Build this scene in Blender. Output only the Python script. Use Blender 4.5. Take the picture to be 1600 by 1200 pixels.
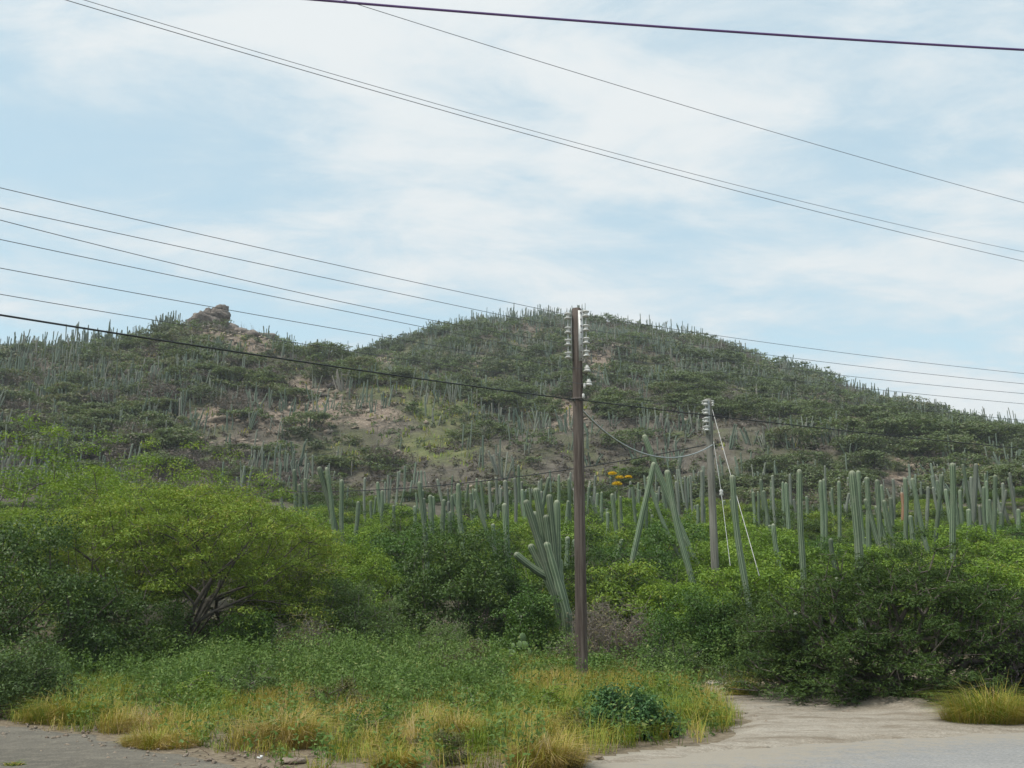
import bpy, math
import numpy as np
from mathutils import Vector, Matrix

for o in list(bpy.data.objects):
    bpy.data.objects.remove(o)
scene = bpy.context.scene
COL = scene.collection
R = math.radians

# ------------------------------------------------------------------ camera
CZ = 1.7
FPX = 1556.0
PITCH = math.atan(345.0 / FPX)
SP, CP = math.sin(PITCH), math.cos(PITCH)
cam_data = bpy.data.cameras.new("camera")
cam_data.sensor_width = 36.0
cam_data.lens = 36.0 * FPX / 1600.0
cam_data.clip_end = 8000.0
cam_data.clip_start = 0.1
cam = bpy.data.objects.new("camera", cam_data)
cam.location = (0, 0, CZ)
cam.rotation_euler = (math.pi / 2 + PITCH, 0, 0)
COL.objects.link(cam)
scene.camera = cam

# ------------------------------------------------------------------ exposure
scene.view_settings.view_transform = 'Standard'
scene.view_settings.look = 'None'
scene.view_settings.gamma = 1.0
scene.view_settings.use_curve_mapping = False
scene.view_settings.exposure = 1.25
scene.render.engine = 'CYCLES'
scene.cycles.use_denoising = True
scene.cycles.max_bounces = 6
scene.cycles.diffuse_bounces = 3
scene.cycles.transmission_bounces = 3
scene.cycles.volume_bounces = 0

# ------------------------------------------------------------------ sun
SUN_EL, SUN_AZ = R(60), R(-125)          # azimuth from +Y, clockwise: behind the viewer, to the left
sun_pos = Vector((math.sin(SUN_AZ) * math.cos(SUN_EL), math.cos(SUN_AZ) * math.cos(SUN_EL), math.sin(SUN_EL)))
sl = bpy.data.lights.new("sun", 'SUN')
sl.energy = 1.5
sl.angle = R(10)
sl.color = (1.0, 0.95, 0.88)
sun = bpy.data.objects.new("sun", sl)
sun.rotation_euler = (-sun_pos).to_track_quat('-Z', 'Y').to_euler()
COL.objects.link(sun)

# ------------------------------------------------------------------ sky
world = bpy.data.worlds.new("World")
scene.world = world
world.use_nodes = True
nt = world.node_tree
nt.nodes.clear()


def nd(tree, typ, **kw):
    n = tree.nodes.new(typ)
    for k, v in kw.items():
        if k == 'ins':
            for a, b in v.items():
                n.inputs[a].default_value = b
        else:
            setattr(n, k, v)
    return n


def mth(tree, op, a, b=None, c=None, clamp=False):
    n = tree.nodes.new('ShaderNodeMath')
    n.operation = op
    n.use_clamp = clamp
    for i, v in enumerate((a, b, c)):
        if v is None:
            continue
        if isinstance(v, (int, float)):
            n.inputs[i].default_value = v
        else:
            tree.links.new(v, n.inputs[i])
    return n.outputs[0]


def maprange(tree, val, a, b, c, d, smooth=True):
    n = tree.nodes.new('ShaderNodeMapRange')
    n.interpolation_type = 'SMOOTHSTEP' if smooth else 'LINEAR'
    n.inputs[1].default_value = a
    n.inputs[2].default_value = b
    n.inputs[3].default_value = c
    n.inputs[4].default_value = d
    tree.links.new(val, n.inputs[0])
    return n.outputs[0]


def mixcol(tree, fac, a, b, blend='MIX'):
    n = tree.nodes.new('ShaderNodeMix')
    n.data_type = 'RGBA'
    n.blend_type = blend
    for i, v in ((0, fac), (6, a), (7, b)):
        if isinstance(v, (int, float)):
            n.inputs[i].default_value = v
        elif isinstance(v, tuple):
            n.inputs[i].default_value = v if len(v) == 4 else v + (1.0,)
        else:
            tree.links.new(v, n.inputs[i])
    return n.outputs[2]


def noise(tree, vec, scale, detail=4, rough=0.55, dist=0.0, lac=2.0):
    n = tree.nodes.new('ShaderNodeTexNoise')
    n.inputs['Scale'].default_value = scale
    n.inputs['Detail'].default_value = detail
    n.inputs['Roughness'].default_value = rough
    n.inputs['Distortion'].default_value = dist
    n.inputs['Lacunarity'].default_value = lac
    if vec is not None:
        tree.links.new(vec, n.inputs['Vector'])
    return n.outputs[0]


sky = nd(nt, 'ShaderNodeTexSky', sky_type='NISHITA', sun_disc=False)
sky.sun_elevation = SUN_EL
sky.sun_rotation = SUN_AZ
sky.air_density = 1.0
sky.dust_density = 1.0
tc = nd(nt, 'ShaderNodeTexCoord')
sep = nd(nt, 'ShaderNodeSeparateXYZ')
nt.links.new(tc.outputs['Generated'], sep.inputs[0])
zz = mth(nt, 'ADD', mth(nt, 'MAXIMUM', sep.outputs[2], 0.0), 0.16)
cu = mth(nt, 'DIVIDE', sep.outputs[0], zz)
cv = mth(nt, 'DIVIDE', sep.outputs[1], zz)
cmb = nd(nt, 'ShaderNodeCombineXYZ')
nt.links.new(cu, cmb.inputs[0])
nt.links.new(cv, cmb.inputs[1])
mp = nd(nt, 'ShaderNodeMapping')
mp.inputs['Location'].default_value = (3.3, 1.9, 0.0)
mp.inputs['Rotation'].default_value = (0, 0, R(-14))
mp.inputs['Scale'].default_value = (0.62, 1.0, 1.0)
nt.links.new(cmb.outputs[0], mp.inputs[0])
big = noise(nt, mp.outputs[0], 0.75, 4, 0.5, 0.3)
fine = noise(nt, mp.outputs[0], 2.1, 10, 0.62, 0.4)
wisp = noise(nt, mp.outputs[0], 6.0, 9, 0.66, 0.5)
dens = mth(nt, 'ADD', mth(nt, 'MULTIPLY', big, 0.40), mth(nt, 'ADD', mth(nt, 'MULTIPLY', fine, 0.38), mth(nt, 'MULTIPLY', wisp, 0.22)))
cover = maprange(nt, dens, 0.39, 0.55, 0.64, 0.97)
thick = maprange(nt, dens, 0.44, 0.58, 0.0, 1.0)
ccol = mixcol(nt, thick, (2.6, 3.2, 3.55), (3.62, 3.78, 3.82))
skyb = mixcol(nt, 1.0, sky.outputs[0], (.95, 1.12, .92), 'MULTIPLY')
skyc = mixcol(nt, cover, skyb, ccol)
bg = nd(nt, 'ShaderNodeBackground')
bg.inputs['Strength'].default_value = 0.1
nt.links.new(skyc, bg.inputs[0])
wo = nd(nt, 'ShaderNodeOutputWorld')
nt.links.new(bg.outputs[0], wo.inputs[0])

# ------------------------------------------------------------------ pixel <-> place
def ray(px, py):
    a = (px - 800.0) / FPX
    b = (600.0 - py) / FPX
    return np.array([a, CP - SP * b, SP + CP * b])


def at(px, py, r):
    """the point on the photograph's ray (px, py) at horizontal distance r"""
    d = ray(px, py)
    return np.array([0, 0, CZ]) + d * (r / math.hypot(d[0], d[1]))


def project(P):
    P = np.asarray(P, float)
    x, y, z = P[..., 0], P[..., 1], P[..., 2] - CZ
    zc = y * CP + z * SP
    yc = -y * SP + z * CP
    zc = np.where(np.abs(zc) < 1e-6, 1e-6, zc)
    return 800 + FPX * x / zc, 600 - FPX * yc / zc, zc


def on_flat(px, py, z=0.0):
    d = ray(px, py)
    t = (z - CZ) / d[2]
    return d[0] * t, d[1] * t


# ------------------------------------------------------------------ noise in numpy
def vnoise(x, y, seed=0):
    xi = np.floor(x).astype(np.int64)
    yi = np.floor(y).astype(np.int64)
    fx, fy = x - xi, y - yi
    fx = fx * fx * (3 - 2 * fx)
    fy = fy * fy * (3 - 2 * fy)

    def h(i, j):
        n = (i * 374761393 + j * 668265263 + seed * 2147483647) & 0xFFFFFFFF
        n = ((n ^ (n >> 13)) * 1274126177) & 0xFFFFFFFF
        n = n ^ (n >> 16)
        return (n & 0xFFFF) / 65535.0
    a, b, c, d = h(xi, yi), h(xi + 1, yi), h(xi, yi + 1), h(xi + 1, yi + 1)
    return (a * (1 - fx) + b * fx) * (1 - fy) + (c * (1 - fx) + d * fx) * fy


def fbm(x, y, seed=0, octv=4):
    s, a, t = 0.0, 1.0, 0.0
    for i in range(octv):
        s = s + a * vnoise(x * 2 ** i, y * 2 ** i, seed + i * 17)
        t += a
        a *= 0.5
    return s / t


def sstep(a, b, x):
    t = np.clip((x - a) / (b - a), 0, 1)
    return t * t * (3 - 2 * t)


# ------------------------------------------------------------------ the lie of the land
RIDGE = [(0, 548, 182), (100, 543, 182), (200, 534, 183), (260, 514, 184), (300, 503, 185), (345, 513, 186), (400, 525, 190),
         (430, 540, 196), (465, 556, 215), (520, 560, 238), (560, 558, 244), (600, 545, 246), (640, 530, 248), (690, 514, 249), (740, 505, 250),
         (800, 500, 250), (870, 495, 250), (920, 497, 250), (1000, 511, 248), (1060, 526, 245), (1130, 541, 243),
         (1165, 557, 241), (1200, 577, 239), (1260, 588, 236), (1320, 608, 233), (1360, 627, 230), (1420, 643, 227),
         (1480, 657, 224), (1540, 669, 221), (1600, 674, 219)]
_az, _el, _rr = [], [], []
for px_, py_, r_ in RIDGE:
    d_ = ray(px_, py_)
    _az.append(math.atan2(d_[0], d_[1]))
    _el.append(d_[2] / math.hypot(d_[0], d_[1]))
    _rr.append(r_)
_az = [-3.2, -2.0, -1.3, -0.8, -0.6] + _az + [0.6, 0.8, 1.3, 2.0, 3.2]
_el = [0.05, 0.05, 0.14, 0.22, 0.235] + _el + [0.150, 0.13, 0.10, 0.05, 0.05]
_rr = [180, 180, 180, 182, 182] + _rr + [219, 215, 200, 180, 180]
_r_tab = np.linspace(0, 140, 1401)
_z_tab = np.interp(_r_tab, [0, 24, 30, 36, 44, 60, 80, 100, 140], [0, 0, .2, 0.95, 2.3, 4.7, 7.9, 11.8, 20.2])
_k = np.ones(61) / 61
_z_tab = np.convolve(np.pad(_z_tab, 30, mode='edge'), _k, 'valid')
SPUR_A = at(425, 560, 186)[:2]
SPUR_B = at(700, 700, 118)[:2]


def ground(x, y):
    x = np.asarray(x, float)
    y = np.asarray(y, float)
    r = np.hypot(x, y)
    az = np.arctan2(x, y)
    e = np.interp(az, _az, _el)
    rr = np.interp(az, _az, _rr)
    H = CZ + rr * e
    zb = np.interp(np.minimum(r, 100), _r_tab, _z_tab)
    t = np.clip((r - 100) / (rr - 100), 0, 1)
    g = t * (1.12 - 0.12 * t)
    z = zb + (H - zb) * g * (r > 100)
    z = np.where(r > rr, np.maximum(H - 0.42 * (r - rr) - 0.0006 * (r - rr) ** 2, 3.0), z)
    near = sstep(60, 120, r) * (1 - 0.92 * sstep(-30, -2, r - rr)) * (1 - sstep(0, 60, r - rr))
    rel = (fbm(x / 26, y / 26, 3) - .5) * 7.0 + (fbm(x / 7, y / 7, 9) - .5) * 2.2
    z = z + near * rel
    # the spur running down from the rocky shoulder
    d = SPUR_B - SPUR_A
    L = np.hypot(*d)
    s = np.clip(((x - SPUR_A[0]) * d[0] + (y - SPUR_A[1]) * d[1]) / L ** 2, 0, 1)
    q = np.hypot(x - SPUR_A[0] - s * d[0], y - SPUR_A[1] - s * d[1])
    z = z + 5.0 * np.exp(-(q / 11) ** 2) * np.sin(np.pi * s) ** .8
    w = 1 - sstep(1.0, 1.7, np.abs(az))
    z = z * w
    return z


def g1(x, y):
    return float(ground(np.array([x]), np.array([y]))[0])


def hit(px, py, r0=24.0, r1=300.0):
    """where the ray through (px, py) first meets the land"""
    rs = np.arange(r0, r1, 0.5)
    d = ray(px, py)
    h = math.hypot(d[0], d[1])
    X, Y, Z = d[0] / h * rs, d[1] / h * rs, CZ + d[2] / h * rs
    below = np.nonzero(ground(X, Y) >= Z)[0]
    if len(below) == 0:
        return None
    i = below[0]
    return X[i], Y[i], rs[i]


def blobs(px, py, lst):
    m = np.zeros_like(px)
    for (cx, cy, rx, ry, s) in lst:
        m = np.maximum(m, s * np.exp(-((px - cx) / rx) ** 2 - ((py - cy) / ry) ** 2))
    return m


BARE = [(398, 522, 44, 13, 1), (580, 648, 70, 30, .85), (500, 640, 60, 40, .9), (440, 655, 80, 26, .8), (335, 650, 55, 22, .9), (400, 535, 48, 20, 1), (330, 520, 40, 18, .8),
        (50, 612, 50, 18, .7), (480, 600, 40, 20, .8), (520, 575, 50, 10, .7), (600, 563, 26, 8, 1), (700, 690, 50, 12, .4), (820, 520, 50, 22, .55),
        (940, 565, 26, 34, .9), (880, 645, 36, 34, .95), (735, 618, 26, 10, .8), (1290, 632, 50, 24, .9), (1330, 650, 30, 14, .8), (1480, 722, 100, 14, 1),
        (1400, 748, 60, 12, 1), (1560, 712, 50, 12, 1), (770, 768, 70, 11, .7), (620, 758, 60, 10, .35), (380, 690, 90, 14, .6), (1290, 775, 40, 10, .8),
        (260, 560, 60, 30, .45), (180, 590, 90, 30, .35), (330, 745, 60, 10, .5), (1120, 650, 60, 40, .3), (1240, 690, 70, 20, .35)]
GRASSY = [(690, 700, 110, 36, .8), (620, 595, 80, 26, 1), (690, 640, 70, 40, .9), (560, 570, 60, 12, .9), (740, 610, 60, 40, .7), (800, 640, 60, 30, .5), (640, 720, 120, 20, .5), (900, 760, 120, 20, .5)]

# ------------------------------------------------------------------ mesh builders
rng = np.random.default_rng(11)


def unit(v):
    return v / np.maximum(np.linalg.norm(v, axis=-1, keepdims=True), 1e-9)


class Buf:
    """collects quads and triangles with a tint for every face, builds ONE mesh"""

    def __init__(s):
        s.V, s.Q, s.T, s.tq, s.tt, s.pa = [], [], [], [], [], []
        s.n = 0

    def quads(s, V, F, tint):
        s.V.append(np.asarray(V, np.float32).reshape(-1, 3))
        F = np.asarray(F, np.int64).reshape(-1, 4)
        s.Q.append(F + s.n)
        s.tq.append(np.broadcast_to(np.asarray(tint, np.float32), (len(F),)))
        s.n += len(s.V[-1])

    def tris(s, V, F, tint):
        s.V.append(np.asarray(V, np.float32).reshape(-1, 3))
        F = np.asarray(F, np.int64).reshape(-1, 3)
        s.T.append(F + s.n)
        s.tt.append(np.broadcast_to(np.asarray(tint, np.float32), (len(F),)))
        s.n += len(s.V[-1])

    def mesh(s, name, mat, smooth=False, point=None):
        V = np.concatenate(s.V) if s.V else np.zeros((0, 3), np.float32)
        Q = np.concatenate(s.Q) if s.Q else np.zeros((0, 4), np.int64)
        T = np.concatenate(s.T) if s.T else np.zeros((0, 3), np.int64)
        tint = np.concatenate(s.tq + s.tt) if (s.tq or s.tt) else np.zeros(0, np.float32)
        me = bpy.data.meshes.new(name)
        me.vertices.add(len(V))
        me.vertices.foreach_set('co', V.astype(np.float32).ravel())
        loops = np.concatenate([Q.ravel(), T.ravel()]).astype(np.int32)
        me.loops.add(len(loops))
        me.loops.foreach_set('vertex_index', loops)
        npoly = len(Q) + len(T)
        me.polygons.add(npoly)
        start = np.concatenate([np.arange(len(Q)) * 4, len(Q) * 4 + np.arange(len(T)) * 3]).astype(np.int32)
        me.polygons.foreach_set('loop_start', start)
        me.update(calc_edges=True)
        if smooth:
            me.polygons.foreach_set('use_smooth', np.ones(npoly, bool))
        a = me.attributes.new('tint', 'FLOAT', 'FACE')
        a.data.foreach_set('value', tint.astype(np.float32))
        for k, v in (point or {}).items():
            a = me.attributes.new(k, 'FLOAT', 'POINT')
            a.data.foreach_set('value', np.asarray(v, np.float32))
        if mat is not None:
            me.materials.append(mat)
        return me


def add_leaves(b, C, N, length, width, tint, rs, fold=0.18, tri=False):
    n = len(C)
    N = unit(N)
    t = unit(np.cross(N, rs.normal(size=(n, 3))))
    u = np.cross(N, t)
    L = (np.asarray(length) * rs.uniform(.7, 1.3, n))[:, None]
    W = (np.asarray(width) * rs.uniform(.75, 1.25, n))[:, None]
    if tri:
        V = np.stack([C - t * L * .45 + u * W * .6, C + t * L * .6 - N * L * .1, C - t * L * .45 - u * W * .6], 1)
        b.tris(V, np.arange(n * 3).reshape(n, 3), tint)
        return
    V = np.stack([C - t * L * .5, C + u * W * .5 + N * W * fold - t * L * .05, C + t * L * .5 - N * L * .12, C - u * W * .5 + N * W * fold - t * L * .05], 1)
    b.quads(V, np.arange(n * 4).reshape(n, 4), tint)


def add_sticks(b, A, B, ra, rb, sides=5, tint=0.5):
    """tapered prisms from points A to points B"""
    A, B = np.asarray(A, float).reshape(-1, 3), np.asarray(B, float).reshape(-1, 3)
    n = len(A)
    if n == 0:
        return
    ra = np.broadcast_to(np.asarray(ra, float), (n,))
    rb = np.broadcast_to(np.asarray(rb, float), (n,))
    d = unit(B - A)
    h = np.where(np.abs(d[:, 2:3]) > .9, np.array([[1., 0, 0]]), np.array([[0, 0, 1.]]))
    u = unit(np.cross(d, h))
    v = np.cross(d, u)
    an = np.arange(sides) * 2 * np.pi / sides
    ring = u[:, None] * np.cos(an)[None, :, None] + v[:, None] * np.sin(an)[None, :, None]
    V = np.concatenate([A[:, None] + ring * ra[:, None, None], B[:, None] + ring * rb[:, None, None]], 1)
    i = np.arange(sides)
    f = np.stack([i, (i + 1) % sides, (i + 1) % sides + sides, i + sides], 1)
    F = f[None] + (np.arange(n) * 2 * sides)[:, None, None]
    b.quads(V, F, np.repeat(np.broadcast_to(np.asarray(tint, float), (n,)), sides))


def add_blades(b, P, direc, height, width, bend, tint, rs):
    """grass blades: two quads narrowing to a tip, bending along direc"""
    n = len(P)
    side = unit(np.stack([-direc[:, 1], direc[:, 0], rs.normal(0, .2, n)], 1))
    w = np.asarray(width)[:, None] if np.ndim(width) else width
    h = np.asarray(height)[:, None]
    up = np.array([0, 0, 1.])
    bd = np.asarray(bend)[:, None]
    p1 = P + up * h * .55 + direc * h * bd * .25
    p2 = P + up * h * (1 - .35 * bd) + direc * h * bd * .85
    V = np.stack([P - side * w * .5, P + side * w * .5, p1 + side * w * .42, p1 - side * w * .42, p2], 1)
    k = np.arange(n)[:, None] * 5
    n0 = b.n
    b.quads(V, np.array([[0, 1, 2, 3]]) + k, tint)
    b.T.append(np.array([[3, 2, 4]]) + k + n0)
    b.tt.append(np.broadcast_to(np.asarray(tint, np.float32), (n,)))


def lathe(b, prof, sides=12, c=(0, 0, 0), tint=.5, axis=None):
    """surface of revolution; prof = [(radius, height) ...]"""
    prof = np.array(prof, float)
    an = np.arange(sides) * 2 * np.pi / sides
    V = np.stack([prof[:, None, 0] * np.cos(an), prof[:, None, 0] * np.sin(an), np.broadcast_to(prof[:, None, 1], (len(prof), sides))], -1)
    V = V.reshape(-1, 3)
    if axis is not None:
        q = Vector((0, 0, 1)).rotation_difference(Vector(axis)).to_matrix()
        V = V @ np.array(q).T
    V = V + np.array(c)
    F = []
    for i in range(len(prof) - 1):
        for j in range(sides):
            F.append((i * sides + j, i * sides + (j + 1) % sides, (i + 1) * sides + (j + 1) % sides, (i + 1) * sides + j))
    b.quads(V, F, tint)


def box(b, c, s, tint=.5, M=None):
    c, s = np.array(c, float), np.array(s, float) / 2
    V = np.array([[x, y, z] for x in (-1, 1) for y in (-1, 1) for z in (-1, 1)]) * s
    if M is not None:
        V = V @ np.array(M).T
    b.quads(V + c, [(0, 1, 3, 2), (4, 6, 7, 5), (0, 4, 5, 1), (2, 3, 7, 6), (0, 2, 6, 4), (1, 5, 7, 3)], tint)


def obj(name, me, parent=None, loc=(0, 0, 0), label=None, cat=None, group=None, kind=None):
    o = bpy.data.objects.new(name, me)
    o.location = Vector([float(v) for v in loc])
    COL.objects.link(o)
    if parent is not None:
        o.parent = parent
    if label:
        o['label'] = label
    if cat:
        o['category'] = cat
    if group:
        o['group'] = group
    if kind:
        o['kind'] = kind
    return o


def thing(name, label, cat, loc, group=None):
    o = obj(name, None, None, loc, label, cat, group)
    o.empty_display_size = 0.2
    return o


# ------------------------------------------------------------------ materials
def newmat(name):
    m = bpy.data.materials.new(name)
    m.use_nodes = True
    t = m.node_tree
    t.nodes.clear()
    out = t.nodes.new('ShaderNodeOutputMaterial')
    return m, t, out


def ramp(t, fac, stops):
    n = t.nodes.new('ShaderNodeValToRGB')
    el = n.color_ramp.elements
    while len(el) < len(stops):
        el.new(0.5)
    for e, (p, c) in zip(el, stops):
        e.position = p
        e.color = tuple(c) + (1.0,)
    t.links.new(fac, n.inputs[0])
    return n.outputs[0]


def attr(t, name):
    n = t.nodes.new('ShaderNodeAttribute')
    n.attribute_name = name
    return n.outputs['Fac']


def leafmat(name, stops, transl=0.3, gloss=0.25, vary=0.12):
    """leaf colours run along the ramp by each leaf's own tint; a plant as a whole shifts a little"""
    m, t, out = newmat(name)
    oi = t.nodes.new('ShaderNodeObjectInfo')
    f = mth(t, 'ADD', attr(t, 'tint'), mth(t, 'MULTIPLY', mth(t, 'SUBTRACT', oi.outputs['Random'], .5), vary * 2), clamp=True)
    c = ramp(t, f, stops)
    p = nd(t, 'ShaderNodeBsdfPrincipled')
    p.inputs['Roughness'].default_value = .55
    p.inputs['Specular IOR Level'].default_value = gloss
    t.links.new(c, p.inputs['Base Color'])
    tr = nd(t, 'ShaderNodeBsdfTranslucent')
    c2 = mixcol(t, 1.0, c, (1.0, 1.0, .55), 'MULTIPLY')
    t.links.new(c2, tr.inputs['Color'])
    mx = nd(t, 'ShaderNodeMixShader')
    mx.inputs[0].default_value = transl
    t.links.new(p.outputs[0], mx.inputs[1])
    t.links.new(tr.outputs[0], mx.inputs[2])
    t.links.new(mx.outputs[0], out.inputs[0])
    return m


def plain(name, col, rough=.7, var=.25, scale=8.0, metal=0.0, bump=0.0, spec=.4, coord='Object', stretch=(1, 1, 1)):
    m, t, out = newmat(name)
    tcn = t.nodes.new('ShaderNodeTexCoord')
    mpn = t.nodes.new('ShaderNodeMapping')
    mpn.inputs['Scale'].default_value = stretch
    t.links.new(tcn.outputs[coord], mpn.inputs[0])
    n = noise(t, mpn.outputs[0], scale, 6, .6)
    dark = tuple(c * (1 - var) for c in col)
    light = tuple(min(1, c * (1 + var)) for c in col)
    c = ramp(t, n, [(.3, dark), (.7, light)])
    p = nd(t, 'ShaderNodeBsdfPrincipled')
    p.inputs['Roughness'].default_value = rough
    p.inputs['Metallic'].default_value = metal
    p.inputs['Specular IOR Level'].default_value = spec
    t.links.new(c, p.inputs['Base Color'])
    if bump:
        bn = t.nodes.new('ShaderNodeBump')
        bn.inputs['Strength'].default_value = bump
        bn.inputs['Distance'].default_value = .02
        t.links.new(n, bn.inputs['Height'])
        t.links.new(bn.outputs[0], p.inputs['Normal'])
    t.links.new(p.outputs[0], out.inputs[0])
    return m


M = {}
M['acacia'] = leafmat('acacia_leaves', [(0, (.090, .150, .022)), (.5, (.195, .295, .042)), (.85, (.29, .365, .055)), (1, (.34, .31, .07))])
M['bright'] = leafmat('thicket_leaves', [(0, (.080, .15, .020)), (.5, (.175, .285, .034)), (1, (.27, .36, .05))])
M['darkleaf'] = leafmat('dark_leaves', [(0, (.036, .075, .016)), (.55, (.076, .142, .025)), (1, (.16, .235, .04))], gloss=.5)
M['glossy'] = leafmat('glossy_leaves', [(0, (.040, .095, .014)), (.55, (.085, .175, .024)), (1, (.16, .25, .035))], gloss=.5)
M['feather'] = leafmat('feathery_leaves', [(0, (.038, .068, .022)), (.5, (.072, .122, .036)), (1, (.14, .20, .055))], gloss=.1)
M['greyleaf'] = leafmat('grey_green_leaves', [(0, (.06, .10, .032)), (.5, (.11, .175, .055)), (1, (.18, .25, .085))])
M['blueleaf'] = leafmat('blue_green_leaves', [(0, (.040, .095, .036)), (.5, (.085, .185, .068)), (1, (.20, .32, .09))])
M['olive'] = leafmat('olive_leaves', [(0, (.08, .09, .03)), (.5, (.15, .16, .055)), (1, (.24, .22, .08))])
M['dryleaf'] = leafmat('dry_leaves', [(0, (.12, .10, .06)), (.5, (.21, .18, .10)), (1, (.30, .26, .13))], transl=.15)
M['hillleaf'] = leafmat('hill_shrub_leaves', [(0, (.095, .112, .070)), (.4, (.130, .168, .080)), (.7, (.145, .205, .072)), (.9, (.20, .205, .125)), (1, (.21, .19, .14))], vary=.22)
M['scrub'] = leafmat('hill_scrub_leaves', [(0, (.115, .097, .082)), (.35, (.165, .145, .12)), (.6, (.105, .122, .07)), (1, (.115, .155, .065))], vary=.1)
M['hilldry'] = leafmat('dry_hill_shrub_leaves', [(0, (.13, .105, .085)), (.5, (.185, .155, .13)), (1, (.21, .195, .14))], transl=.15)
M['weed'] = leafmat('weed_leaves', [(0, (.060, .105, .022)), (.5, (.105, .185, .036)), (.85, (.175, .255, .065)), (1, (.27, .29, .10))])
M['grass'] = leafmat('grass_blades', [(0, (.085, .17, .018)), (.3, (.185, .26, .030)), (.5, (.31, .295, .042)), (.75, (.43, .32, .085)), (1, (.46, .36, .19))], transl=.25)
M['bark'] = plain('bark', (.10, .085, .07), .9, .4, 14, bump=.5)
M['twig'] = plain('dry_twigs', (.17, .145, .125), .9, .3, 9)
M['purpletwig'] = plain('purple_twigs', (.085, .07, .075), .9, .3, 9)
M['thatch'] = plain('dead_stems', (.17, .12, .085), .95, .45, 5)
M['sleeve'] = plain('grey_white_sleeve', (.42, .42, .40), .6, .2, 5)
M['white'] = plain('glazed_porcelain', (.52, .52, .49), .4, .22, 9, spec=.45)
M['steel'] = plain('galvanised_steel', (.46, .47, .46), .55, .18, 20, metal=.35)
M['rust'] = plain('dark_iron', (.10, .085, .075), .7, .3, 20, metal=.3)
M['wire'] = plain('bare_wire', (.09, .095, .10), .6, .1, 4, metal=.2)
M['cable'] = plain('black_cable', (.022, .024, .026), .5, .15, 4)
M['purple'] = plain('purple_cable', (.12, .065, .19), .5, .1, 4)
M['greycable'] = plain('grey_cable', (.26, .28, .27), .35, .1, 4, spec=.6)
M['rubber'] = plain('black_rubber', (.025, .025, .028), .6, .2, 10)
M['paper'] = plain('litter', (.62, .62, .60), .8, .1, 10)
M['flower'] = leafmat('yellow_flowers', [(0, (.66, .40, .01)), (.5, (.84, .56, .015)), (1, (.88, .66, .04))], transl=.35)
M['stalk'] = plain('flower_stalk', (.17, .22, .06), .7, .2, 8)


def woodmat(name, a, bcol, c):
    m, t, out = newmat(name)
    tcn = t.nodes.new('ShaderNodeTexCoord')
    mpn = t.nodes.new('ShaderNodeMapping')
    mpn.inputs['Scale'].default_value = (16, 16, .55)
    t.links.new(tcn.outputs['Object'], mpn.inputs[0])
    n = noise(t, mpn.outputs[0], 1.6, 8, .62, .2)
    mp2 = t.nodes.new('ShaderNodeMapping')
    mp2.inputs['Scale'].default_value = (3, 3, .5)
    t.links.new(tcn.outputs['Object'], mp2.inputs[0])
    n2 = noise(t, mp2.outputs[0], 1.2, 4, .5)
    col = ramp(t, n, [(.30, a), (.5, bcol), (.72, c)])
    col = mixcol(t, maprange(t, n2, .4, .75, 0, .55), col, c)
    p = nd(t, 'ShaderNodeBsdfPrincipled')
    p.inputs['Roughness'].default_value = .85
    p.inputs['Specular IOR Level'].default_value = .25
    t.links.new(col, p.inputs['Base Color'])
    bn = t.nodes.new('ShaderNodeBump')
    bn.inputs['Strength'].default_value = .7
    bn.inputs['Distance'].default_value = .02
    t.links.new(n, bn.inputs['Height'])
    t.links.new(bn.outputs[0], p.inputs['Normal'])
    t.links.new(p.outputs[0], out.inputs[0])
    return m


M['pole'] = woodmat('creosoted_wood', (.034, .026, .022), (.085, .066, .056), (.18, .152, .132))
M['oldpole'] = woodmat('weathered_wood', (.085, .082, .068), (.165, .162, .138), (.28, .27, .235))


def cactusmat(name, groove, crest, cork):
    m, t, out = newmat(name)
    rib = attr(t, 'rib')
    hgt = attr(t, 'up')
    tcn = t.nodes.new('ShaderNodeTexCoord')
    oi = t.nodes.new('ShaderNodeObjectInfo')
    n = noise(t, tcn.outputs['Object'], 2.2, 5, .6)
    nb = noise(t, tcn.outputs['Object'], 22, 3, .6)
    col = mixcol(t, maprange(t, rib, .35, 1, 0, 1), groove, crest)
    spine = mth(t, 'MULTIPLY', maprange(t, rib, .8, 1, 0, 1), maprange(t, nb, .45, .62, 0, .6))
    col = mixcol(t, spine, col, (.34, .35, .27))
    f = mth(t, 'ADD', mth(t, 'SUBTRACT', .30, hgt), mth(t, 'MULTIPLY', mth(t, 'SUBTRACT', n, .5), .9))
    col = mixcol(t, maprange(t, f, 0, .32, 0, .85), col, cork)
    col = mixcol(t, maprange(t, hgt, .965, 1.0, 0, .55), col, (.33, .33, .24))
    n5 = noise(t, tcn.outputs['Object'], 1.1, 4, .6)
    col = mixcol(t, maprange(t, n5, .5, .72, 0, .6), col, (.20, .215, .16))
    n6 = noise(t, tcn.outputs['Object'], 9.0, 5, .7)
    col = mixcol(t, maprange(t, n6, .58, .72, 0, .5), col, (.30, .29, .22))
    br = mth(t, 'ADD', .68, mth(t, 'MULTIPLY', oi.outputs['Random'], .55))
    hs = t.nodes.new('ShaderNodeHueSaturation')
    t.links.new(br, hs.inputs['Value'])
    t.links.new(col, hs.inputs['Color'])
    p = nd(t, 'ShaderNodeBsdfPrincipled')
    p.inputs['Roughness'].default_value = .65
    p.inputs['Specular IOR Level'].default_value = .3
    t.links.new(hs.outputs[0], p.inputs['Base Color'])
    t.links.new(p.outputs[0], out.inputs[0])
    return m


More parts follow.
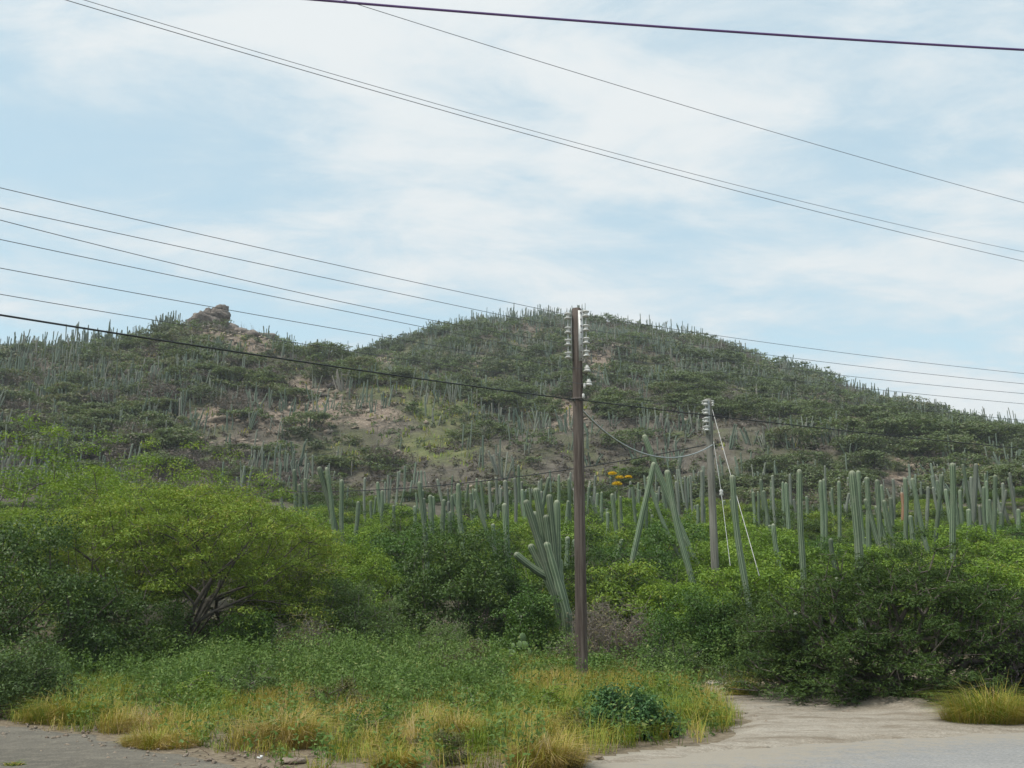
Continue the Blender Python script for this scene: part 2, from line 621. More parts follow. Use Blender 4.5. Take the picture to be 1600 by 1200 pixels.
M['cactus'] = cactusmat('cactus_skin', (.075, .115, .065), (.215, .275, .175), (.25, .235, .19))
M['greycactus'] = cactusmat('grey_cactus_skin', (.12, .14, .11), (.21, .235, .185), (.24, .22, .19))
M['deadcactus'] = cactusmat('dead_cactus_skin', (.22, .12, .07), (.34, .20, .11), (.28, .19, .12))


def hillcactusmat():
    m, t, out = newmat('hill_cactus_skin')
    oi = t.nodes.new('ShaderNodeObjectInfo')
    f = mth(t, 'FRACT', mth(t, 'ADD', attr(t, 'tint'), mth(t, 'MULTIPLY', oi.outputs['Random'], .0)))
    c = ramp(t, f, [(0, (.10, .14, .10)), (.45, (.15, .185, .135)), (.75, (.21, .22, .175)), (1, (.26, .235, .20))])
    p = nd(t, 'ShaderNodeBsdfPrincipled')
    p.inputs['Roughness'].default_value = .7
    p.inputs['Specular IOR Level'].default_value = .25
    t.links.new(c, p.inputs['Base Color'])
    t.links.new(p.outputs[0], out.inputs[0])
    return m


M['hillcactus'] = hillcactusmat()


def rockmat(name, a, b_, c_):
    m, t, out = newmat(name)
    tcn = t.nodes.new('ShaderNodeTexCoord')
    n = noise(t, tcn.outputs['Object'], 1.3, 8, .65, .6)
    n2 = noise(t, tcn.outputs['Object'], 6.0, 6, .65)
    col = ramp(t, n, [(.32, a), (.5, b_), (.68, c_)])
    col = mixcol(t, maprange(t, n2, .5, .7, 0, .45), col, a)
    p = nd(t, 'ShaderNodeBsdfPrincipled')
    p.inputs['Roughness'].default_value = .9
    p.inputs['Specular IOR Level'].default_value = .2
    t.links.new(col, p.inputs['Base Color'])
    bn = t.nodes.new('ShaderNodeBump')
    bn.inputs['Strength'].default_value = .8
    bn.inputs['Distance'].default_value = .25
    t.links.new(n2, bn.inputs['Height'])
    t.links.new(bn.outputs[0], p.inputs['Normal'])
    t.links.new(p.outputs[0], out.inputs[0])
    return m


M['rock'] = rockmat('outcrop_rock', (.10, .085, .075), (.20, .17, .145), (.29, .25, .21))
M['darkrock'] = rockmat('dark_rock', (.06, .052, .05), (.10, .088, .08), (.16, .14, .12))
M['rubble'] = rockmat('rubble_stone', (.22, .17, .13), (.32, .26, .20), (.44, .38, .31))


def terrainmat():
    m, t, out = newmat('hillside_ground')
    tcn = t.nodes.new('ShaderNodeTexCoord')
    P = tcn.outputs['Object']
    bare, grassy, far = attr(t, 'bare'), attr(t, 'grassy'), attr(t, 'far')
    n1 = noise(t, P, .09, 6, .6, .3)
    n2 = noise(t, P, .5, 7, .65, .3)
    n3 = noise(t, P, 2.6, 6, .7)
    hill = ramp(t, n2, [(.30, (.075, .068, .052)), (.5, (.13, .115, .09)), (.7, (.21, .185, .15))])
    green = ramp(t, n3, [(.35, (.075, .095, .04)), (.65, (.13, .14, .06))])
    hill = mixcol(t, maprange(t, n1, .45, .62, 0, .75), hill, green)
    stone = ramp(t, n3, [(.32, (.12, .09, .07)), (.47, (.25, .195, .15)), (.58, (.33, .265, .205)), (.70, (.46, .40, .33))])
    pink = mixcol(t, maprange(t, n1, .5, .7, 0, .35), stone, (.31, .22, .165))
    pink = mixcol(t, maprange(t, n2, .50, .64, 0, .65), pink, (.13, .115, .085))
    bm = maprange(t, mth(t, 'ADD', bare, mth(t, 'MULTIPLY', mth(t, 'SUBTRACT', n2, .5), 1.7)), .42, .72, 0, 1)
    col = mixcol(t, bm, hill, pink)
    gr = ramp(t, n2, [(.3, (.085, .12, .04)), (.5, (.145, .165, .062)), (.7, (.23, .215, .11))])
    gm = maprange(t, mth(t, 'ADD', grassy, mth(t, 'MULTIPLY', mth(t, 'SUBTRACT', n2, .5), .8)), .35, .75, 0, .9)
    col = mixcol(t, gm, col, gr)
    n4 = noise(t, P, 9.0, 6, .7)
    nearc = ramp(t, n4, [(.3, (.095, .075, .05)), (.5, (.18, .145, .10)), (.7, (.27, .225, .165))])
    col = mixcol(t, far, nearc, col)
    p = nd(t, 'ShaderNodeBsdfPrincipled')
    p.inputs['Roughness'].default_value = .95
    p.inputs['Specular IOR Level'].default_value = .15
    t.links.new(col, p.inputs['Base Color'])
    bn = t.nodes.new('ShaderNodeBump')
    bn.inputs['Strength'].default_value = .8
    bn.inputs['Distance'].default_value = .5
    t.links.new(mth(t, 'MULTIPLY', n3, far), bn.inputs['Height'])
    t.links.new(bn.outputs[0], p.inputs['Normal'])
    t.links.new(p.outputs[0], out.inputs[0])
    return m


def roadmat(name, a, b_, c_, grain=60.0, patch=.35, bump=.25):
    m, t, out = newmat(name)
    tcn = t.nodes.new('ShaderNodeTexCoord')
    P = tcn.outputs['Object']
    mpn = t.nodes.new('ShaderNodeMapping')
    mpn.inputs['Scale'].default_value = (.35, 1.4, 1)
    mpn.inputs['Rotation'].default_value = (0, 0, R(-20))
    t.links.new(P, mpn.inputs[0])
    n1 = noise(t, mpn.outputs[0], .9, 6, .6, .4)
    n2 = noise(t, P, grain, 3, .7)
    n3 = noise(t, P, 6.0, 6, .65)
    col = ramp(t, n1, [(.3, a), (.5, b_), (.7, c_)])
    col = mixcol(t, maprange(t, n3, .45, .68, 0, patch), col, c_)
    col = mixcol(t, maprange(t, n2, .5, .75, 0, .5), col, tuple(min(1, v * 1.5) for v in c_))
    col = mixcol(t, maprange(t, n2, .5, .28, 0, .5), col, tuple(v * .5 for v in a))
    if name == 'sandy_dirt':
        n9 = noise(t, mpn.outputs[0], 2.6, 7, .65, .6)
        col = mixcol(t, maprange(t, n9, .48, .66, 0, .7), col, (.17, .135, .095))
    if name == 'worn_asphalt':
        df = mth(t, 'ADD', attr(t, 'dust'), mth(t, 'MULTIPLY', mth(t, 'SUBTRACT', n3, .5), 1.2))
        col = mixcol(t, maprange(t, df, .25, .8, 0, .9), col, (.30, .265, .21))
    p = nd(t, 'ShaderNodeBsdfPrincipled')
    p.inputs['Roughness'].default_value = .9
    p.inputs['Specular IOR Level'].default_value = .25
    t.links.new(col, p.inputs['Base Color'])
    bn = t.nodes.new('ShaderNodeBump')
    bn.inputs['Strength'].default_value = bump
    bn.inputs['Distance'].default_value = .02
    t.links.new(mth(t, 'ADD', n2, n3), bn.inputs['Height'])
    t.links.new(bn.outputs[0], p.inputs['Normal'])
    t.links.new(p.outputs[0], out.inputs[0])
    return m


M['terrain'] = terrainmat()
M['asphalt'] = roadmat('worn_asphalt', (.195, .195, .19), (.24, .238, .23), (.285, .28, .265), 30, .45, .5)
M['gravel'] = roadmat('gravelly_tarmac', (.085, .078, .063), (.135, .122, .098), (.20, .18, .14), 38, .6, .6)
M['dirt'] = roadmat('sandy_dirt', (.185, .155, .115), (.275, .24, .19), (.36, .325, .27), 32, .6, .8)

# ------------------------------------------------------------------ terrain
front = np.linspace(R(-34), R(34), 281)
back = np.linspace(R(34), R(360 - 34), 101)[1:-1]
azs = np.concatenate([front, back])
radii = np.concatenate([[0.5, 1.5, 3, 5, 7, 9], np.geomspace(10, 300, 250), np.geomspace(310, 4000, 26)])
A_, R_ = np.meshgrid(azs, radii)
X_, Y_ = np.sin(A_) * R_, np.cos(A_) * R_
Z_ = ground(X_, Y_)
tb = Buf()
TV = np.stack([X_, Y_, Z_], -1).reshape(-1, 3)
na, nr = len(azs), len(radii)
ii, jj = np.meshgrid(np.arange(nr - 1), np.arange(na), indexing='ij')
j2 = (jj + 1) % na
TF = np.stack([ii * na + jj, (ii + 1) * na + jj, (ii + 1) * na + j2, ii * na + j2], -1).reshape(-1, 4)
TF = TF[:, ::-1]
tpx, tpy, tzc = project(TV)
inview = (tzc > 1)
bare_a = blobs(tpx, tpy, BARE) * inview
grass_a = blobs(tpx, tpy, GRASSY) * inview
far_a = sstep(24, 45, np.hypot(TV[:, 0], TV[:, 1]))
tb.quads(TV, TF, .5)
obj('hillside', tb.mesh('hillside', M['terrain'], True, {'bare': bare_a * far_a, 'grassy': grass_a * far_a, 'far': far_a}), kind='structure',
    label='scrubby rocky hill with flat ground at its foot')


# flat sheets on the near ground
def inside(px, py, poly):
    c = np.zeros(px.shape, bool)
    n = len(poly)
    for i in range(n):
        x1, y1 = poly[i]
        x2, y2 = poly[(i + 1) % n]
        if y1 == y2:
            continue
        k = ((y1 > py) != (y2 > py)) & (px < (x2 - x1) * (py - y1) / (y2 - y1) + x1)
        c ^= k
    return c


def sheet(name, mat, poly, step, z0, amp, seed, bank=None):
    poly = np.array(poly)
    x0, y0 = poly.min(0)
    x1, y1 = poly.max(0)
    xs, ys = np.arange(x0, x1 + step, step), np.arange(y0, y1 + step, step)
    X, Y = np.meshgrid(xs, ys)
    jx = (fbm(X / .7, Y / .7, seed) - .5) * .55
    jy = (fbm(X / .7, Y / .7, seed + 5) - .5) * .55
    keep = inside(X + jx, Y + jy, poly)
    ed = np.full(X.shape, 9.0)
    for i_ in range(len(poly)):
        p_, q_ = poly[i_], poly[(i_ + 1) % len(poly)]
        dd_ = q_ - p_
        s_ = np.clip(((X + jx - p_[0]) * dd_[0] + (Y + jy - p_[1]) * dd_[1]) / max(dd_ @ dd_, 1e-9), 0, 1)
        ed = np.minimum(ed, np.hypot(X + jx - p_[0] - s_ * dd_[0], Y + jy - p_[1] - s_ * dd_[1]))
    tap = np.clip(ed / .35, 0, 1)
    Z = ground(X, Y) + (z0 if name == 'road' else -.012 + (z0 + .012) * tap) + amp * np.clip(tap * 3, 0, 1) * (fbm(X / .6, Y / .6, seed + 9) - .5)
    if bank is not None:
        Z = Z + bank(X, Y) * tap
    n = len(xs)
    i, j = np.meshgrid(np.arange(len(ys) - 1), np.arange(n - 1), indexing='ij')
    ok = keep[:-1, :-1] & keep[1:, :-1] & keep[:-1, 1:] & keep[1:, 1:]
    F = np.stack([i * n + j, i * n + j + 1, (i + 1) * n + j + 1, (i + 1) * n + j], -1)[ok]
    used, inv = np.unique(F, return_inverse=True)
    b = Buf()
    b.quads(np.stack([X, Y, Z], -1).reshape(-1, 3)[used], inv.reshape(-1, 4), .5)
    dust = np.clip(1 - ed / 3.4, 0, 1).reshape(-1)[used] * (Y.reshape(-1)[used] > 9)
    return obj(name, b.mesh(name, mat, True, {'dust': dust}), kind='structure')


E = [on_flat(*p) for p in [(840, 1202), (900, 1188), (1000, 1174), (1160, 1154), (1330, 1140), (1600, 1128)]]
road_poly = [(-9.5, 9.6), (-3.6, 9.8), (0.0, 10.6)] + E + [(20, 20.5), (34, 27.5), (40, 18), (24, 7), (0, 1.5), (-14, -2)]
o_ = sheet('road', M['asphalt'], road_poly, .16, .006, .0, 3)
o_['label'] = 'worn grey asphalt road in the foreground'
G = [on_flat(*p) for p in [(-260, 1112), (-60, 1126), (0, 1131), (90, 1142), (150, 1153), (240, 1170), (330, 1184), (400, 1200)]]
grav_poly = G + [(-2.2, 9.9), (-3.6, 9.2), (-10, 8.0), (-16, 8.5)]
o_ = sheet('gravel_verge', M['gravel'], grav_poly, .10, .026, .024, 5)
o_['label'] = 'gravelly grey brown verge at the bottom left'
D = [on_flat(*p) for p in [(890, 1198), (930, 1186), (1010, 1176), (1100, 1164), (1142, 1148), (1150, 1120), (1125, 1096), (1085, 1080), (1075, 1070),
                           (1110, 1064), (1180, 1070), (1290, 1084), (1400, 1096), (1480, 1112), (1600, 1127), (1760, 1120), (1760, 1140), (1600, 1147), (1330, 1160), (1160, 1174), (1000, 1192)]]


def bankf(X, Y):
    p, q = [on_flat(*v) for v in ((1190, 1086), (1440, 1112))]
    d = np.array(q) - np.array(p)
    s = np.clip(((X - p[0]) * d[0] + (Y - p[1]) * d[1]) / (d @ d), 0, 1)
    dd = np.hypot(X - p[0] - s * d[0], Y - p[1] - s * d[1])
    return .16 * np.exp(-(dd / .55) ** 2) + .03 * (fbm(X / .35, Y / .35, 77) - .3)


o_ = sheet('dirt_track', M['dirt'], D, .055, .036, .042, 7, bankf)
o_['label'] = 'pale sandy track leading off the road beside the thorn bush'

# ------------------------------------------------------------------ plants with branches and leaf clumps
def skeleton(bases, pads, rs, seg=.45, rtip=.006, lift=.12):
    nodes = [np.array(p, float) for p in bases]
    par = [-1] + [0] * (len(nodes) - 1)
    plen = [0.0] + [float(np.linalg.norm(q - nodes[0])) for q in nodes[1:]]
    ends = []
    order = np.argsort(np.linalg.norm(pads - np.mean(bases, 0), axis=1))
    for i in order:
        p = pads[i]
        N = np.array(nodes)
        d = np.linalg.norm(N - p, axis=1)
        below = np.maximum(0, N[:, 2] - p[2]) * 1.5
        k = int(np.argmin(d + .4 * np.array(plen) + below))
        a = nodes[k]
        n = max(1, int(d[k] / seg))
        cur = k
        for j in range(1, n + 1):
            s = j / n
            q = a + (p - a) * s
            if j < n:
                q = q + rs.normal(0, .06 * seg * 1.5, 3) + np.array([0, 0, lift * np.sin(np.pi * s) * d[k] * .5])
            nodes.append(q)
            par.append(cur)
            plen.append(plen[cur] + d[k] / n)
            cur = len(nodes) - 1
        ends.append(cur)
    cnt = np.zeros(len(nodes))
    for e in ends:
        while e >= 0:
            cnt[e] += 1
            e = par[e]
    r = rtip * np.sqrt(cnt)
    idx = [i for i in range(len(nodes)) if par[i] >= 0]
    N = np.array(nodes)
    pr = np.array([par[i] for i in idx], int)
    rp = np.minimum(r[pr], r[idx] * 1.5)
    return N[pr], N[idx], rp, r[idx]


def pads_for(shape, rx, ry, h, n, rs, low=.1):
    if shape == 'umbrella':
        rho = np.sqrt(rs.uniform(0, 1, n))
        a = rs.uniform(0, 2 * np.pi, n)
        lay = rs.choice([0, .14, .30, .44], n, p=[.5, .26, .16, .08])
        z = h * (.93 - .30 * rho ** 2 - lay + rs.normal(0, .03, n))
        return np.stack([rx * rho * np.cos(a), ry * rho * np.sin(a), np.maximum(z, h * .2)], 1)
    d = unit(rs.normal(size=(n * 3, 3)))
    d = d[d[:, 2] > (-.05 if shape == 'dome' else -.25)][:n]
    k = rs.uniform(.30, 1, len(d)) ** .5
    if shape == 'dome':
        k = np.where(rs.random(len(d)) < .25, rs.uniform(.4, .8, len(d)), rs.uniform(.78, 1, len(d))) * (.93 + .16 * fbm(np.arctan2(d[:, 1], d[:, 0]) * 2 + 20, d[:, 2] * 3 + 5, 7, 2))
    if shape == 'lumpy':
        lump = fbm(np.arctan2(d[:, 1], d[:, 0]) * 1.6 + 20, d[:, 2] * 2.2 + 5, int(rs.integers(999)), 2)
        k = k * (.72 + .5 * lump)
    if shape == 'dome':
        m = int(n * .24)
        a = rs.uniform(0, 2 * np.pi, m)
        d[:m] = np.stack([np.cos(a), np.sin(a), rs.uniform(-.1, .25, m)], 1)
        k[:m] = rs.uniform(.6, 1.02, m)
    z = h * (low + (1 - low) * np.clip(d[:, 2] * k * .9 + .1, 0.02, 1))
    if shape == 'dome':
        P = np.stack([rx * d[:, 0] * k, ry * d[:, 1] * k, z], 1)
        nb = len(P) // 11
        cen = P[rs.permutation(len(P))[:nb]]
        m = int(len(P) * .50)
        w = rs.integers(0, nb, m)
        o = unit(cen[w] * np.array([1, 1, .0]) + rs.normal(0, .3, (m, 3)) * np.array([1, 1, 0]))
        u = rs.uniform(-.3, 1, (m, 1))
        q = cen[w] + o * u * .55 + rs.normal(0, .16, (m, 3)) * np.array([1, 1, .35])
        q[:, 2] -= .16 * u[:, 0] ** 2 * np.sign(u[:, 0])
        q[:, 2] = np.maximum(q[:, 2], .05)
        P[:m] = q
        P[m:, :2] *= .90
        P[m:, 2] *= .93
        return P
    return np.stack([rx * d[:, 0] * k, ry * d[:, 1] * k, z], 1)


def foliage(b, pads, prad, nleaf, leaf, rs, up=.55, droop=0.0, mid=.5, spread=.18, tri=False):
    m = len(pads)
    d = unit(rs.normal(size=(m * nleaf, 3)))
    k = rs.uniform(0, 1, m * nleaf) ** .45
    c = np.repeat(pads, nleaf, 0)
    pr = np.repeat(prad, nleaf, 0)
    pos = c + d * k[:, None] * pr
    pos[:, 2] -= droop * (d[:, 0] ** 2 + d[:, 1] ** 2) * k ** 2 * pr[:, 0]
    pos[:, 2] = np.maximum(pos[:, 2], .02)
    N = up * np.array([0, 0, 1.]) + .55 * d + rs.normal(0, .42, pos.shape)
    tint = np.clip(mid + np.repeat(rs.normal(0, spread * .6, m), nleaf) + rs.normal(0, spread, len(pos)), 0, 1)
    add_leaves(b, pos, N, leaf[0], leaf[1], tint, rs, tri=tri)


def plant_meshes(seed, rx, ry, h, npads, nleaf, leaf, lmat, shape='lumpy', padr=.42, flat=.5, bases=None, trunk_mat=None, twigs=0, low=.08, mid=.5,
                 spread=.18, up=.55, droop=.15, rtip=.006, seg=.45, limbs=()):
    rs = np.random.default_rng(seed)
    pads = pads_for(shape, rx, ry, h, npads, rs, low)
    prad = np.stack([padr * rs.uniform(.6, 1.35, len(pads))] * 2 + [padr * flat * rs.uniform(.6, 1.3, len(pads))], 1)
    fb = Buf()
    if nleaf:
        foliage(fb, pads, prad, nleaf, leaf, rs, up, droop, mid, spread)
    bs = bases or [(rs.normal(0, .08 * rx), rs.normal(0, .08 * ry), 0) for _ in range(3)]
    sb = Buf()
    bs = list(bs)
    for lm in limbs:
        bs += [q[:3] for q in lm]
    A, B, ra, rb = skeleton(bs, pads, rs, seg, rtip)
    for lm in limbs:
        for p_, q_ in zip(lm[:-1], lm[1:]):
            add_sticks(sb, [p_[:3]], [q_[:3]], p_[3], q_[3], 8)
    add_sticks(sb, A, B, ra, rb, 5)
    if twigs:
        c = pads[rs.integers(0, len(pads), twigs)]
        d = unit(rs.normal(size=(twigs, 3)) + np.array([0, 0, .35]))
        L = rs.uniform(.3, 1.0, (twigs, 1)) * padr * 1.5
        c = c + rs.normal(0, padr * .4, c.shape)
        add_sticks(sb, c - d * L * .5, c + d * L * .5, .0065, .003, 3)
    trunk = sb.mesh('stems', trunk_mat or M['bark'])
    crown = fb.mesh('foliage', lmat) if nleaf else None
    return trunk, crown


def plant(name, label, cat, px, r, meshes, group=None, trunk='stems', crown='foliage', rot=0, scale=1.0, zoff=0, px_row=900):
    d = ray(px, px_row)
    h = math.hypot(d[0], d[1])
    x, y = d[0] / h * r, d[1] / h * r
    t = thing(name, label, cat, (x, y, g1(x, y) + zoff), group)
    t.rotation_euler = (0, 0, rot)
    if not isinstance(scale, (tuple, list)):
        scale = (scale,) * 3
    t.scale = scale
    obj(trunk, meshes[0], t)
    if meshes[1] is not None:
        obj(crown, meshes[1], t)
    return t


def wpx(px_w, r):
    return px_w * r / FPX


def top_h(px, py, r):
    """height above the ground needed at distance r for a top seen at row py"""
    p = at(px, py, r)
    return p[2] - g1(p[0], p[1])


# near trees and bushes: name, label, category, px, r, half width px, top row, depth factor, dict
def near(name, label, cat, px, r, half, top, meshkw, depth=.8, trunk='stems', crown='foliage', zoff=0):
    rx = wpx(half, r)
    h = top_h(px, top, r)
    me = plant_meshes(rx=rx, ry=rx * depth, h=h, **meshkw)
    return plant(name, label, cat, px, r, me, trunk=trunk, crown=crown, zoff=zoff)


# the big feathery thorn bush on the right
near('thorn_bush', 'large dark green feathery bush beside the sandy track', 'bush', 1405, 20.3, 236, 858,
     dict(seed=1, npads=2300, nleaf=50, leaf=(0.080, 0.022), lmat=M['feather'], shape='dome', padr=.24, flat=.30, low=.02, up=1.1, droop=.4, mid=.5, spread=.2), depth=.75)
near('thorn_bush', 'dark green bush merging with the left side of the large feathery bush', 'bush', 1178, 25.5, 84, 918,
     dict(seed=2, npads=170, nleaf=116, leaf=(0.086, 0.026), lmat=M['feather'], padr=.40, flat=.42, low=.02, up=.7, droop=.3, mid=.5))
near('twiggy_bush', 'purplish brown leafless bush at the right frame edge', 'bush', 1612, 20.0, 75, 960,
     dict(seed=3, npads=140, nleaf=14, leaf=(.08, .03), lmat=M['feather'], padr=.36, twigs=2600, trunk_mat=M['purpletwig'], low=.02, mid=.2))
near('leafy_bush', 'fresh green leafy bush behind the sandy track bend', 'bush', 1085, 25.5, 90, 925,
     dict(seed=4, npads=190, nleaf=124, leaf=(0.072, 0.033), lmat=M['glossy'], padr=.40, flat=.7, low=.02, mid=.45))
near('leafy_bush', 'low olive green bush beside the bend of the track', 'bush', 1045, 24.0, 56, 1008,
     dict(seed=5, npads=90, nleaf=108, leaf=(0.065, 0.022), lmat=M['greyleaf'], padr=.28, flat=.7, low=.02, mid=.5, twigs=200, trunk_mat=M['twig']))
# left trees
T1 = dict(seed=10, npads=430, nleaf=140, leaf=(0.105, 0.024), lmat=M['acacia'], shape='umbrella', padr=.55, flat=.30, up=.85, mid=.52, rtip=.0055, seg=.5, droop=.1,
          bases=[(0, 0, 0), (.25, .1, 0), (-.5, .3, 0)], twigs=500,
          limbs=[[(0, 0, 0, .075), (.35, -1.0, .8, .066), (.8, -1.3, 1.5, .055), (1.25, -1.4, 2.2, .045), (1.9, -1.5, 2.75, .03)], [(.35, -1.0, .8, .05), (1.3, -1.2, 1.35, .042), (2.3, -1.4, 1.75, .028)], [(0, 0, 0, .07), (-.9, -1.0, 1.0, .06), (-1.6, -1.2, 2.0, .045)]])
near('acacia_tree', 'spreading yellow green acacia tree with bare leaning branches below its crown', 'tree', 285, 29.0, 230, 752, T1, depth=.75, trunk='trunk', crown='crown')
near('leafy_tree', 'dense dark green tree at the left frame edge', 'tree', 22, 26.0, 150, 800,
     dict(seed=11, npads=230, nleaf=124, leaf=(0.086, 0.041), lmat=M['darkleaf'], padr=.52, flat=.6, low=.1, mid=.5), trunk='trunk', crown='crown')
near('acacia_tree', 'bright green acacia crown behind the dark tree at left', 'tree', 60, 36.0, 215, 662,
     dict(seed=12, npads=210, nleaf=116, leaf=(0.108, 0.041), lmat=M['bright'], shape='lumpy', padr=.62, flat=.42, low=.2, mid=.55, up=.8), trunk='trunk', crown='crown')
near('acacia_tree', 'yellow green acacia crown rising behind the leaning branch tree', 'tree', 285, 38.0, 205, 684,
     dict(seed=13, npads=210, nleaf=116, leaf=(0.108, 0.041), lmat=M['acacia'], shape='lumpy', padr=.62, flat=.42, low=.2, mid=.5, up=.8, twigs=250, trunk_mat=M['twig']), trunk='trunk', crown='crown')
near('acacia_tree', 'olive acacia with dry twigs on the right of the leaning branch tree', 'tree', 455, 32.0, 100, 800,
     dict(seed=14, npads=130, nleaf=116, leaf=(0.086, 0.030), lmat=M['acacia'], shape='lumpy', padr=.5, flat=.42, low=.15, mid=.6, up=.8, twigs=700, trunk_mat=M['twig']), trunk='trunk', crown='crown')
near('acacia_tree', 'bright yellow green acacia between the dark tree and the spreading acacia', 'tree', 140, 32.0, 175, 722,
     dict(seed=31, npads=260, nleaf=115, leaf=(0.115, 0.028), lmat=M['acacia'], shape='lumpy', padr=.58, flat=.36, low=.25, mid=.5, up=.9), trunk='trunk', crown='crown')
near('acacia_tree', 'dense yellow green acacia close behind the spreading one', 'tree', 360, 33.5, 150, 770,
     dict(seed=32, npads=240, nleaf=115, leaf=(0.115, 0.028), lmat=M['acacia'], shape='lumpy', padr=.56, flat=.36, low=.3, mid=.5, up=.9, twigs=300, trunk_mat=M['twig']), trunk='trunk', crown='crown')
near('leafy_bush', 'bright green bush left of the dark central tree', 'bush', 545, 36.0, 95, 822,
     dict(seed=15, npads=130, nleaf=116, leaf=(0.094, 0.041), lmat=M['bright'], padr=.5, flat=.5, low=.05, mid=.5))
near('grey_bush', 'grey green feathery bush in front of the bright green bush', 'bush', 545, 29.0, 100, 885,
     dict(seed=16, npads=140, nleaf=116, leaf=(0.079, 0.033), lmat=M['greyleaf'], padr=.42, flat=.45, low=.03, mid=.5, twigs=150, trunk_mat=M['twig']))
near('grey_bush', 'low grey green bush right of the feathery bush, below the dark tree', 'bush', 690, 26.0, 72, 965,
     dict(seed=17, npads=90, nleaf=116, leaf=(0.058, 0.022), lmat=M['greyleaf'], padr=.3, flat=.6, low=.02, mid=.6, twigs=150, trunk_mat=M['twig']))
near('leafy_tree', 'dense dark green tree left of the multi stemmed cactus', 'tree', 705, 31.0, 100, 812,
     dict(seed=18, npads=230, nleaf=131, leaf=(0.094, 0.041), lmat=M['darkleaf'], padr=.48, flat=.65, low=.05, mid=.45), trunk='trunk', crown='crown')
near('leafy_tree', 'dark leafy tree overlapping the right of the dense central tree', 'tree', 775, 32.5, 60, 830,
     dict(seed=19, npads=120, nleaf=124, leaf=(0.086, 0.037), lmat=M['glossy'], padr=.42, flat=.65, low=.05, mid=.2), trunk='trunk', crown='crown')
near('leafy_bush', 'vivid green rounded bush in front of the multi stemmed cactus', 'bush', 826, 28.5, 50, 912,
     dict(seed=20, npads=110, nleaf=124, leaf=(0.072, 0.037), lmat=M['glossy'], padr=.34, flat=.65, low=.03, mid=.4))
near('dry_bush', 'dry brown twiggy bush behind the wooden pole', 'bush', 955, 27.5, 92, 940,
     dict(seed=21, npads=150, nleaf=26, leaf=(.07, .03), lmat=M['dryleaf'], padr=.34, flat=.7, low=.02, twigs=2600, trunk_mat=M['twig'], mid=.5))
near('leafy_bush', 'fresh green bush just behind the foot of the wooden pole', 'bush', 925, 24.5, 46, 1022,
     dict(seed=22, npads=70, nleaf=116, leaf=(0.065, 0.037), lmat=M['glossy'], padr=.24, flat=.7, low=.02, mid=.65))
near('leafy_bush', 'pale leaved low bush beside the prickly pear', 'bush', 870, 23.5, 62, 1030,
     dict(seed=23, npads=80, nleaf=116, leaf=(0.058, 0.030), lmat=M['glossy'], padr=.26, flat=.6, low=.02, mid=.7))
near('olive_bush', 'dull olive bush with dark gaps in front of the prickly pear', 'bush', 740, 22.8, 62, 1008,
     dict(seed=24, npads=90, nleaf=93, leaf=(0.050, 0.022), lmat=M['olive'], padr=.27, flat=.6, low=.02, mid=.35, twigs=300, trunk_mat=M['twig']))
near('leafy_bush', 'yellowish green low bush under the leaning branch', 'bush', 392, 27.0, 60, 950,
     dict(seed=25, npads=80, nleaf=108, leaf=(0.079, 0.041), lmat=M['glossy'], padr=.36, flat=.55, low=.03, mid=.6))
near('dry_bush', 'dry olive brown bush right of the leaning branch', 'bush', 482, 26.0, 56, 965,
     dict(seed=26, npads=80, nleaf=55, leaf=(0.058, 0.022), lmat=M['olive'], padr=.32, flat=.7, low=.02, twigs=800, trunk_mat=M['twig'], mid=.5))
near('leafy_bush', 'shadowy dark bush under the crown of the spreading acacia', 'bush', 195, 27.0, 120, 905,
     dict(seed=27, npads=150, nleaf=116, leaf=(0.086, 0.037), lmat=M['darkleaf'], padr=.42, flat=.5, low=.03, mid=.45))
near('blue_green_bush', 'blue green bush at the left frame edge above the gravel', 'bush', 20, 18.5, 110, 1000,
     dict(seed=28, npads=170, nleaf=116, leaf=(0.058, 0.026), lmat=M['greyleaf'], padr=.28, flat=.6, low=.02, mid=.25))
near('blue_green_bush', 'small dark blue green shrub at the foot of the wooden pole', 'bush', 970, 13.9, 70, 1062,
     dict(seed=29, npads=110, nleaf=96, leaf=(0.054, 0.026), lmat=M['blueleaf'], padr=.19, flat=.55, low=.02, mid=.45, spread=.24))
near('blue_green_bush', 'low trailing blue green plant at the edge of the sandy verge', 'bush', 1085, 15.6, 42, 1130,
     dict(seed=30, npads=40, nleaf=77, leaf=(0.043, 0.022), lmat=M['blueleaf'], padr=.15, flat=.5, low=.02, mid=.45, spread=.22))

